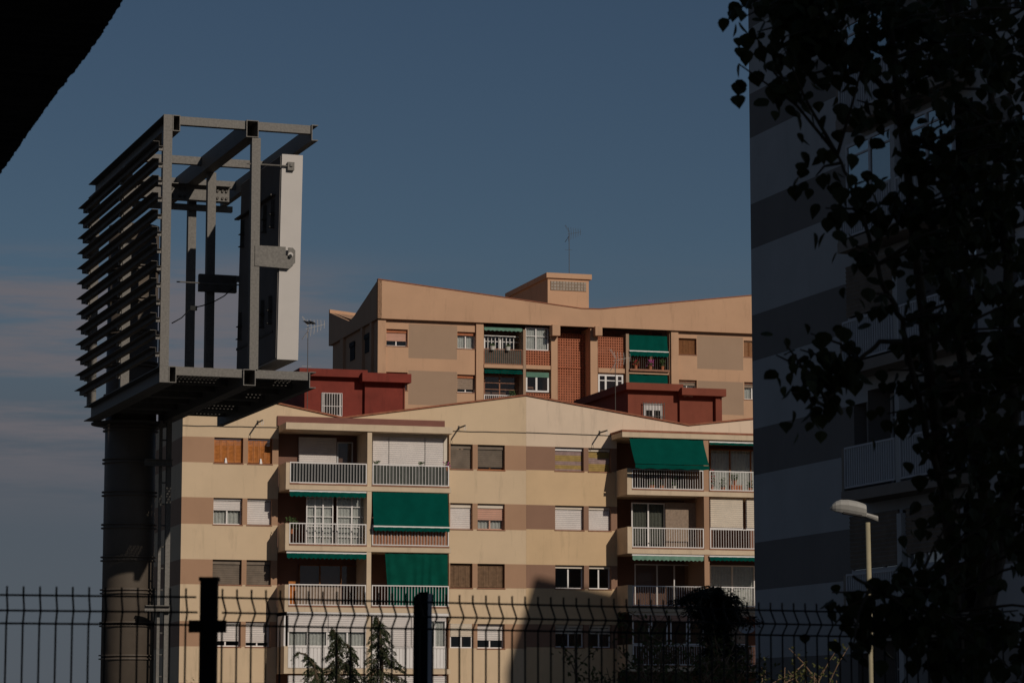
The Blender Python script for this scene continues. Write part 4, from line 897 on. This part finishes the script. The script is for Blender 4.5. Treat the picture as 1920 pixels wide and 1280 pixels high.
# ==================================================================== fence
fence = thing('wire_fence', at(389, HOR, 8.75) * Vector((1, 1, 0)) if False else (0, 0, 0)); 
P0 = at(389, HOR, 8.74); P1 = at(1480, HOR, 9.87); PL = at(-150, HOR, 8.5)
fence.location = (P0.x, P0.y, 0)
tag(fence, 'black welded wire fence with folded top running across the foreground', 'fence')
ztop = at(60, 1096, 8.5).z
def panel(a, b, end0, end1, left):
    d = Vector((b.x - a.x, b.y - a.y, 0)); L = d.length; d /= L; nrm = Vector((d.y, -d.x, 0))
    off = Vector((a.x - P0.x, a.y - P0.y, 0)); sp = .05; n = int(L / sp)
    prof = [(0.0, ztop - 2.0), (0, ztop - .113), (.030, ztop - .075), (0, ztop - .027), (0, ztop)]
    w = MB(); w.tube([nrm * p + Vector((0, 0, z)) for p, z in prof], .0033, 5); wm = w.mesh('vertical_wire', M['wire'])
    for i in range(n + 1):
        s = end0 + i * sp
        if s > L - end1: break
        o = put('vertical_wire', wm, fence, off + d * s)
    for p, z in ((0, ztop - .027), (.030, ztop - .075), (0, ztop - .113), (0, ztop - .5), (.03, ztop - .55), (0, ztop - .6), (0, ztop - 1.1), (0, ztop - 1.6), (0, ztop - 1.95)):
        h = MB(); h.tube([off + d * (end0 - .012) + nrm * (p - .004) + Vector((0, 0, z)), off + d * (L - end1 + .012) + nrm * (p - .004) + Vector((0, 0, z))], .0033, 5); h.build('horizontal_wire', M['wire'], fence)
panel(PL, P0, .0, .052, True)
far = P0 + (P1 - P0).normalized() * 3.2
panel(P0, far, .045, 0, False)
pz = at(389, 1089, 8.74).z; m_ = MB(); m_.box(-.026, .026, -.026, .026, 0, pz); m_.box(-.03, .03, -.03, .03, pz + .0005, pz + .012); m_.build('post', M['postblack'], fence)
m_ = MB(); z0, z1 = at(389, 1185, 8.7).z, at(389, 1162, 8.7).z; m_.box(-.058, .058, -.045, -.0265, z0, z1); m_.box(-.012, .012, -.055, -.046, z0 + .008, z1 - .008); m_.build('clamp', M['postblack'], fence)
po2 = thing('steel_post', (at(788, HOR, 10.2).x, at(788, HOR, 10.2).y, 0)); zt = at(788, 1110, 10.2).z; e = .026
m_ = MB(); m_.add([(-e, -e, 0), (e, -e, 0), (e, e, 0), (-e, e, 0), (-e, -e, zt - .02), (-e * .2, -e, zt), (e, -e, zt + .002), (e, e, zt + .002), (-e * .2, e, zt), (-e, e, zt - .02)], [(0, 3, 2, 1), (0, 1, 6, 5, 4), (2, 3, 9, 8, 7), (3, 0, 4, 9), (1, 2, 7, 6), (4, 5, 8, 9), (5, 6, 7, 8)]); m_.build('post', M['postblack'], po2)
m_ = MB(); m_.box(e + .001, e + .014, -e - .004, e, 0, zt - .005); m_.build('lit_side_strip', M['postlit'], po2); tag(po2, 'black steel post, its sunlit side a painted pale strip, behind the wire fence', 'post')  # sunlit right side of the post, put in as a pale strip
# ==================================================================== street lamp
LD = 42; b = at(1636, HOR, LD); lp = thing('street_lamp', (b.x, b.y, 0)); lt = at(1627, 979, LD)
m_ = MB(); m_.tube([(0, 0, 0), (0, 0, .6), (lt.x - b.x, 0, lt.z)], .055, 14, 0, .036); m_.build('pole', M['lamppole'], lp, smooth=True)
def lp_(px, py): q = at(px, py, LD); return q.x - b.x, q.z
m_ = MB(); vs = []; st_ = [(1556, 951, 954, .03), (1560, 945, 956, .07), (1566, 940, 958, .10), (1575, 936.5, 960, .12), (1590, 936.5, 963, .13), (1606, 939.5, 966, .13), (1618, 943.5, 967.5, .12), (1623, 946, 968, .11), (1624.5, 961, 969, .06), (1634, 963.5, 972, .05), (1646, 967, 977, .045)]
for px, ya, yb, w in st_:
    x, z1_ = lp_(px, ya); z0_ = lp_(px, yb)[1]; h_ = z1_ - z0_
    for yy, zz in ((-.82, .25), (-1, .58), (-.9, .82), (-.5, .98), (0, 1), (.5, .98), (.9, .82), (1, .58), (.82, .25), (.55, 0), (0, -.02), (-.55, 0)): vs.append((x, yy * w, z0_ + h_ * zz))
n = 12; fs = [tuple(range(n - 1, -1, -1)), tuple(range(len(vs) - n, len(vs)))]
for r_ in range(len(st_) - 1): fs += [(r_ * n + i, r_ * n + (i + 1) % n, (r_ + 1) * n + (i + 1) % n, (r_ + 1) * n + i) for i in range(n)]
m_.add(vs, fs); lh = m_.build('lamp_head', M['lamp'], lp)
xa, za = lp_(1580, 962); xb, zb = lp_(1615, 968); m_ = MB(); m_.add([(xa, -.08, za - .005), (xb, -.08, zb - .005), (xb, .08, zb - .005), (xa, .08, za - .005), (xa, -.08, za + .02), (xb, -.08, zb + .02), (xb, .08, zb + .02), (xa, .08, za + .02)], [(0, 3, 2, 1), (4, 5, 6, 7), (0, 1, 5, 4), (1, 2, 6, 5), (2, 3, 7, 6), (3, 0, 4, 7)]); m_.build('lens', M['dark'], lh)
tag(lp, 'street lamp with flat pale head on a yellowish pole before the tower', 'street lamp')
# ==================================================================== canopy overhead
cz = CAMZ + 3.2
def cpt(px, py): r = ray(px, py); k = (cz - CAMZ) / r.z; return Vector((r.x * k, r.y * k, cz))
ea, eb = cpt(231, 0), cpt(-2, 330); dr = (eb - ea).normalized(); E0 = ea - dr * 30; E1 = eb + dr * 6
m_ = MB(); N = 1600; L = (E1 - E0).length; nr = Vector((-dr.y, dr.x, 0)); nr = nr if nr.x < 0 else -nr; vs = []
for i in range(N + 1):
    p = E0 + dr * (L * i / N); s = L * i / N
    j = .006 * noise.noise((s * 4, 0, 0)) + .009 * noise.noise((s * 13, 3, 0)) + .006 * noise.noise((s * 37, 5, 0)) + .03 * noise.noise((s * .5, 9, 0)); k = .008 * noise.noise((s * 9, 17, 0))
    for q in (p + nr * j + Vector((0, 0, k)), p + nr * (j * .6 + .02) + Vector((0, 0, .28 + k)), p + nr * 16 + Vector((0, 0, .28)), p + nr * 16): vs.append(q)
fs = [(4 * i + a, 4 * i + (a + 1) % 4, 4 * i + 4 + (a + 1) % 4, 4 * i + 4 + a) for i in range(N) for a in range(4)] + [(0, 1, 2, 3), (4 * N + 3, 4 * N + 2, 4 * N + 1, 4 * N)]
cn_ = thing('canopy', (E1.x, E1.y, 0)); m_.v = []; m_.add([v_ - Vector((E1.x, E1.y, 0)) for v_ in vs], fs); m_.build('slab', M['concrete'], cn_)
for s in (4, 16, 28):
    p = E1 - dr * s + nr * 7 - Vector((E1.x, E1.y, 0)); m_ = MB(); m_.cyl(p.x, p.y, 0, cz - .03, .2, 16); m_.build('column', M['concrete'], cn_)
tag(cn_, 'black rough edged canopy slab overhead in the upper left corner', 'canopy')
# ==================================================================== unseen blocks added outside the frame to cast shade into it
def block(name, base, label, foot, h):
    t = thing(name, base); m_ = MB(); n = len(foot); vs = [(x, y, 0) for x, y in foot] + [(x, y, h) for x, y in foot]
    m_.add(vs, [tuple(range(n - 1, -1, -1)), tuple(range(n, 2 * n))] + [(i, (i + 1) % n, (i + 1) % n + n, i + n) for i in range(n)]); m_.build('wall', M['block'], t)
    for i in range(n):
        a, b_ = Vector((*foot[i], 0)), Vector((*foot[(i + 1) % n], 0)); d = b_ - a; L = d.length; d /= L; nn = Vector((d.y, -d.x, 0)); k = int(L / 3.2)
        for q in range(k):
            for fl_ in range(int(h / 2.8) - 1):
                if (q + fl_) % 2: continue
                c_ = a + d * ((q + .5) * L / k) + nn * .02; z = 1.2 + fl_ * 2.8; w = MB(); w.add([c_ - d * .6 + Vector((0, 0, z)), c_ + d * .6 + Vector((0, 0, z)), c_ + d * .6 + Vector((0, 0, z + 1.2)), c_ - d * .6 + Vector((0, 0, z + 1.2))], [(0, 1, 2, 3)]); w.build('window', M['glassblue'], t)
    tag(t, label, 'apartment block'); return t
pS = F.w(uf(1003, 1080), 0, zf(1003, 1080)); Lh = 46; Cn = pS + SUN * (Lh / math.cos(SEL))
def wd(u, w): q = F.ux * u - F.vy * w; return q       # along facade, outward
e1 = wd(.16, 1).normalized(); e2 = wd(1.0, .36).normalized()
q0 = Vector((0, 0, 0)); q1 = e1 * 9; q3 = e2 * 14; q2 = q1 + e2 * 14
block('apartment_building', (Cn.x, Cn.y, 0), 'unseen block added beyond the tower to shade the right facade', [(p.x, p.y) for p in (q0, q1, q2, q3)], Cn.z)  # added shadow caster, footprint shaped for the slanted shadow edge on the facade
sx, sy = math.sin(SAZ) * 34, -math.cos(SAZ) * 34; px_, py_ = math.cos(SAZ), math.sin(SAZ)
block('apartment_building', (sx, sy, 0), 'unseen block added behind the viewpoint to shade the foreground', [(-px_ * 13, -py_ * 13), (-px_ * 13 + 6, -py_ * 13 - 9), (px_ * 13 + 6, py_ * 13 - 9), (px_ * 13, py_ * 13)], 31)  # added shadow caster, keeps the sun off fence and poplar
# ==================================================================== vegetation
def leaf_mesh(name, mt, s=1.0, fold=.12):
    o = [(0, 0), (.36, .1), (.52, .32), (.42, .58), (.2, .82), (0, 1.05), (-.2, .82), (-.42, .58), (-.52, .32), (-.36, .1)]
    mb = MB(); vs = [(0, .4, 0)] + [(x, y, fold * abs(x) + .08 * math.sin(y * 3)) for x, y in o]; vs = [(x * s, y * s, z * s) for x, y, z in vs]
    return mb.add(vs, [(0, i + 1, (i + 1) % 10 + 1) for i in range(10)])
rnd = random.Random(11)
tb = at(1800, HOR, 10.6); tr = thing('poplar_tree', (tb.x, tb.y, 0)); O = Vector((tb.x, tb.y, 0))
def tp(px, py, D): return at(px, py, D) - O
stems = [[(1800, 1380, 10.6), (1790, 1100, 10.5), (1745, 700, 10.2), (1700, 330, 10.0), (1662, 0, 9.9), (1640, -200, 9.9)],
         [(1805, 1360, 10.6), (1860, 1000, 10.8), (1800, 640, 10.6), (1750, 420, 10.3), (1690, 200, 10.1), (1560, 60, 9.9), (1480, -60, 9.8)],
         [(1810, 1360, 10.6), (1900, 900, 10.9), (1890, 500, 10.9), (1850, 100, 10.7), (1830, -150, 10.7)],
         [(1800, 1300, 10.6), (1755, 1150, 10.1), (1650, 1110, 9.75), (1600, 1080, 9.65)],
         [(1775, 960, 10.4), (1720, 740, 10.0), (1690, 600, 9.85), (1650, 520, 9.8), (1610, 380, 9.8), (1570, 290, 9.8)],
         [(1740, 640, 10.1), (1650, 640, 9.9), (1590, 690, 9.85), (1545, 760, 9.8)],
         [(1930, 1300, 11), (1990, 800, 11.2), (1980, 300, 11.2), (1960, -100, 11.2)]]
tkm = MB(); tkm.tube([(0, 0, 0), (0, 0, .5), tp(1803, 1340, 10.6) + Vector((0, 0, .1))], .09, 10, 0, .06); trunk = tkm.build('trunk', M['bark'], tr, smooth=True)
allp = []
for i, s in enumerate(stems):
    pts = [tp(*p) for p in s]; fine = []
    for a, b in zip(pts, pts[1:]):
        for k in range(6): f = k / 6; fine.append(a.lerp(b, f) + Vector((rnd.uniform(-1, 1), rnd.uniform(-1, 1), 0)) * .006)
    fine.append(pts[-1]); r0 = [.032, .032, .035, .014, .014, .010, .035][i]
    MB().tube(fine, r0, 7, 0, .005).build('branch', M['bark'], tr, smooth=True); allp += fine
lb_ = [(-80, 1310), (0, 1362), (60, 1392), (120, 1405), (170, 1465), (230, 1505), (320, 1540), (430, 1570), (520, 1620), (575, 1600), (600, 1465), (640, 1445), (690, 1490), (730, 1490), (790, 1545), (850, 1580), (900, 1650), (960, 1650), (1030, 1640), (1080, 1610), (1120, 1560), (1170, 1560), (1220, 1590), (1290, 1600)]
def left(y):
    for (a, xa), (b, xb) in zip(lb_, lb_[1:]):
        if a <= y <= b: return xa + (xb - xa) * (y - a) / (b - a)
    return 1500
targets = []
while len(targets) < 215:
    y = rnd.uniform(-80, 1290); x = rnd.uniform(1340, 2050); l = left(y)
    if x < l + 12: continue
    dens = min(1, .22 + (x - l) / 260)
    if 440 < y < 900: dens *= .8 if x > 1720 else .28
    if 900 <= y < 1060 and x < 1690: dens *= .5
    if y < 160: dens = 1
    if 160 <= y < 480 and x < 1720: dens *= .85
    if rnd.random() > dens: continue
    targets.append((x, y))
targets += [(1378, 20), (1440, 20), (1470, 90), (1480, 40), (1470, 640), (1500, 655), (1455, 665), (1520, 625), (1485, 735), (1535, 745), (1555, 660), (1600, 640), (1385, 120), (1420, 60), (1400, 30), (1425, 100), (1560, 1110), (1565, 1170), (1600, 1130), (1600, 1210), (1530, 330), (1548, 390), (1615, 550)]
leaves = []
for x, y in targets:
    D = rnd.uniform(9.55, 11.2) if x > 1640 else rnd.uniform(9.5, 10.1); e = tp(x, y, D)
    best = min(allp, key=lambda p: (p - e).length + max(0, p.z - e.z) * .6); mid = best.lerp(e, .5) + Vector((0, 0, .05 * (e - best).length)) + Vector((rnd.uniform(-.03, .03), rnd.uniform(-.03, .03), 0))
    pts = [best, best.lerp(mid, .6), mid, mid.lerp(e, .6), e]; MB().tube(pts, .007, 5, 0, .0025).build('twig', M['bark'], tr)
    ln = (e - best).length; nl = 14 if x < 1600 else (15 if x < 1760 else 17)
    for k in range(nl):
        f = 1 - rnd.random() ** 1.5 * min(1, .30 / max(ln, .05)); p = best.lerp(mid, f * 2) if f < .5 else mid.lerp(e, f * 2 - 1)
        p = p + Vector((rnd.gauss(0, 1), rnd.gauss(0, 1), rnd.gauss(-.3, 1))) * .045
        leaves.append((p, rnd.uniform(.036, .066), x))
leaves.sort(key=lambda q: q[2] + rnd.uniform(-30, 30))
lmesh = leaf_mesh('leaf', None).mesh('leaf', M['poplarleaf']); bulk = MB()
for i, (p, s, x) in enumerate(leaves):
    m3 = Matrix.Rotation(rnd.uniform(0, 6.28), 4, 'Z') @ Matrix.Rotation(R(rnd.uniform(-155, -60)), 4, 'X') @ Matrix.Rotation(rnd.uniform(-.7, .7), 4, 'Y')
    if i < 300:
        o = put('leaf', lmesh, tr); o.matrix_local = Matrix.Translation(p) @ m3 @ Matrix.Scale(s, 4)
    else:
        mm = Matrix.Translation(p) @ m3 @ Matrix.Scale(s, 4); bulk.add([mm @ v_.co for v_ in lmesh.vertices], [tuple(pl_.vertices) for pl_ in lmesh.polygons])
o = bulk.build('foliage', M['poplarleaf'], tr); o['kind'] = 'stuff'
tag(tr, 'dark leafy poplar filling the right side in front of the tower', 'tree')
# cedars behind the fence
def cedar(px, pytop, D, nod, label, grow=.42, seed=1):
    """young cedar: nodding leader, drooping branches with hanging needled twiglets"""
    r = random.Random(seed); tip = at(px, pytop, D); base = Vector((tip.x, tip.y, 0)); t = thing('cedar_tree', base); H = tip.z; nm = nod / FPX * D
    ax = [Vector((0, 0, 0)), Vector((.01, 0, H * .5)), Vector((0, 0, H - .75)), Vector((-.02, 0, H - .45)), Vector((-.18 * nm, 0, H - .2)), Vector((-.55 * nm, 0, H - .03)), Vector((-.85 * nm, 0, H - .005)), Vector((-nm, 0, H - .06))]
    MB().tube(ax, .045, 7, 0, .004).build('trunk', M['bark'], t); nb = MB(); lf = MB()
    def needles(a, b, n, ln):
        d = b - a
        for _ in range(n):
            c = a + d * r.random(); dd = (d.normalized() * .6 + Vector((r.uniform(-1, 1), r.uniform(-1, 1), r.uniform(-1, .5)))).normalized() * ln * r.uniform(.6, 1.2); ee = dd.cross(Vector((r.uniform(-1, 1), r.uniform(-1, 1), 1))).normalized() * .006
            lf.add([c, c + dd * .5 + ee, c + dd, c + dd * .5 - ee], [(0, 1, 2, 3)])
    def axis(z):
        for a, b in zip(ax, ax[1:]):
            if a.z <= z <= b.z: return a.lerp(b, (z - a.z) / (b.z - a.z + 1e-6))
        return ax[-2]
    for k in range(4, 7): needles(ax[k], ax[k + 1], 60, .045)
    for k in range(5, 8):
        for q in range(3): e = ax[k] + Vector((r.uniform(-.05, .02), r.uniform(-.05, .05), -r.uniform(.05, .12))); needles(ax[k], e, 16, .035)
    for i in range(120):
        dz = .05 + 1.9 * (i / 120) ** 1.1; p = axis(H - dz); ln = (.06 + grow * dz) * r.uniform(.55, 1.12); a = r.uniform(0, 6.28); d = Vector((math.cos(a), math.sin(a), 0)); sd = Vector((-d.y, d.x, 0)); up = r.uniform(.1, .35); dn = r.uniform(.5, .85)
        q = [p + d * ln * g + Vector((0, 0, (up * g - dn * g * g) * ln)) for g in (0, .2, .4, .6, .8, 1)]; nb.tube(q, .006, 4, 0, .0015)
        m = int(4 + ln / .035)
        for w in range(m):
            f = (.15 + .85 * w / m) * 5; kk = min(4, int(f)); c = q[kk].lerp(q[kk + 1], f - kk); e = c + (d * r.uniform(.2, .7) + sd * r.uniform(-.7, .7) + Vector((0, 0, -r.uniform(.3, 1.1)))).normalized() * r.uniform(.04, .10); needles(c, e, 17, .036)
    nb.build('branches', M['bark'], t)['kind'] = 'stuff'; lf.build('crown', M['cedar'], t)['kind'] = 'stuff'; tag(t, label, 'conifer', 'young cedars behind the fence'); return t
cedar(598, 1222, 44, 46, 'leftmost cedar behind the fence, its tip nodding far to the left', seed=2, grow=.5)
cedar(634, 1178, 45, 14, 'slender cedar second from the left behind the fence', grow=.34, seed=3)
cedar(662, 1205, 46, 18, 'shortest cedar tip, between the slender and the tallest one', grow=.36, seed=4)
cedar(716, 1156, 45, 14, 'tallest cedar behind the fence, left of the post with the painted sunlit side', grow=.46, seed=5)
def spray_conifer(px, D, label, tiers):
    b = at(px, HOR, D); t = thing('conifer_tree', (b.x, b.y, 0)); r = random.Random(5); Z = at(px, tiers[0][0], D).z
    MB().tube([(0, 0, 0), (.02, 0, Z * .5), (0, 0, Z)], .05, 8, 0, .01).build('trunk', M['bark'], t); nb = MB(); lf = MB()
    for py, wl, wr in tiers:
        z = at(px, py, D).z
        for k in range(24):
            sd = -1 if r.random() < .5 else 1; w = (wl if sd < 0 else wr) / FPX * D * r.uniform(.2, 1.12); a = r.uniform(-1.2, 1.2); d = Vector((sd * math.cos(a), math.sin(a), 0)); up = r.uniform(.0, .30); dr_ = r.uniform(.15, .55)
            q = [Vector((0, 0, z + r.uniform(-.03, .03))) + d * w * g + Vector((0, 0, up * w * g - dr_ * w * g * g)) for g in (0, .2, .4, .6, .8, 1)]; nb.tube(q, .007, 4, 0, .0015)
            for e in range(int(30 + w * 260)):
                gg = r.random() ** .6; kk = min(4, int(gg * 5)); c = q[kk].lerp(q[kk + 1], gg * 5 - kk) + Vector((r.gauss(0, .012), r.gauss(0, .012), r.gauss(-.008, .012)))
                dd = (d * r.uniform(.1, .9) + Vector((r.uniform(-.7, .7), r.uniform(-.7, .7), r.uniform(-.9, .2)))).normalized() * r.uniform(.02, .055); ee = dd.cross(Vector((r.uniform(-1, 1), r.uniform(-1, 1), 1))).normalized() * .005
                lf.add([c, c + dd * .5 + ee, c + dd, c + dd * .5 - ee], [(0, 1, 2, 3)])
    nb.build('branches', M['bark'], t)['kind'] = 'stuff'; lf.build('crown', M['darktree'], t)['kind'] = 'stuff'; tag(t, label, 'conifer'); return t
spray_conifer(1345, 19.5, 'dark drooping conifer behind the fence beside the tower edge', [(1107, 66, 10), (1114, 80, 38), (1126, 78, 60), (1140, 60, 74), (1152, 40, 60), (1170, 30, 30), (1190, 28, 30), (1215, 34, 74), (1245, 40, 90)])
def shrub(px, pytop, D, wpx, label, n=16, seed=1):
    r = random.Random(seed); b = at(px, HOR, D); t = thing('shrub', (b.x, b.y, 0)); H = at(px, pytop, D).z; wm = wpx / FPX * D; st = MB(); lf = MB()
    for i in range(n):
        e = Vector((r.uniform(-.55, .55) * wm, r.uniform(-.5, .5) * wm, H * r.uniform(.72, 1))); s = Vector((e.x * .25, e.y * .25, 0)); m_ = s.lerp(e, .55) + Vector((r.uniform(-.1, .1), r.uniform(-.1, .1), .1)); pts = [s, s.lerp(m_, .5), m_, m_.lerp(e, .5) + Vector((r.uniform(-.05, .05), 0, 0)), e]
        st.tube(pts, .014, 5, 0, .003)
        for q in range(9):
            f = r.uniform(.35, .98); c = m_.lerp(e, f * 2 - 1) if f > .5 else s.lerp(m_, f * 2); d = Vector((r.uniform(-1, 1), r.uniform(-1, 1), r.uniform(.2, 1.1))).normalized() * r.uniform(.15, .4); st.tube([c, c + d * .5 + Vector((0, 0, .02)), c + d], .006, 4, 0, .002)
            for g in range(16):
                cc = c + d * r.uniform(.2, 1.05) + Vector((r.gauss(0, .03), r.gauss(0, .03), r.gauss(0, .03))); dd = Vector((r.uniform(-1, 1), r.uniform(-1, 1), r.uniform(-.4, 1))).normalized() * r.uniform(.025, .045); ee = dd.cross(Vector((r.uniform(-1, 1), r.uniform(-1, 1), .5))).normalized() * .010
                lf.add([cc, cc + dd * .5 + ee, cc + dd, cc + dd * .5 - ee], [(0, 1, 2, 3)])
    st.build('stems', M['twig'], t)['kind'] = 'stuff'; lf.build('foliage', M['shrub'], t)['kind'] = 'stuff'; tag(t, label, 'shrub'); return t
shrub(1170, 1165, 18.5, 170, 'loose twiggy shrub behind the fence, left one before the shaded balconies', n=17, seed=3)
shrub(1350, 1215, 18, 200, 'wide shrub with dry twigs behind the fence below the dark conifer', n=26, seed=5)
shrub(1270, 1225, 17.5, 150, 'low dense shrub between the two twiggy shrubs behind the fence', n=18, seed=8)
shrub(1490, 1230, 22, 150, 'low shrub at the foot of the tower left of the lamp pole', n=12, seed=9)
shrub(450, 1305, 30, 110, 'weed tips just showing at the bottom edge right of the fence post', n=9, seed=12)
# satellite dish on the shaded balcony
p = at(1400, 1178, 60); t = thing('satellite_dish', (p.x, p.y, 0)); d_ = MB(); vs = [(0, .08, p.z)]; 
for k in range(1, 5):
    for j in range(20): a = 2 * math.pi * j / 20; vs.append((.17 * k / 4 * math.cos(a), .08 - .08 * (k / 4) ** 2, p.z + .10 * k / 4 * math.sin(a)))
fs = [(0, 1 + j, 1 + (j + 1) % 20) for j in range(20)] + [(1 + 20 * k + j, 1 + 20 * (k + 1) + j, 1 + 20 * (k + 1) + (j + 1) % 20, 1 + 20 * k + (j + 1) % 20) for k in range(3) for j in range(20)]
d_.add(vs, fs); d_.build('reflector', M['dish'], t); MB().tube([(0, .09, 0), (0, .09, p.z)], .03, 8).build('mast', M['steeldark'], t); tag(t, 'small pale dish beside the tower edge, below the dark conifer', 'dish')
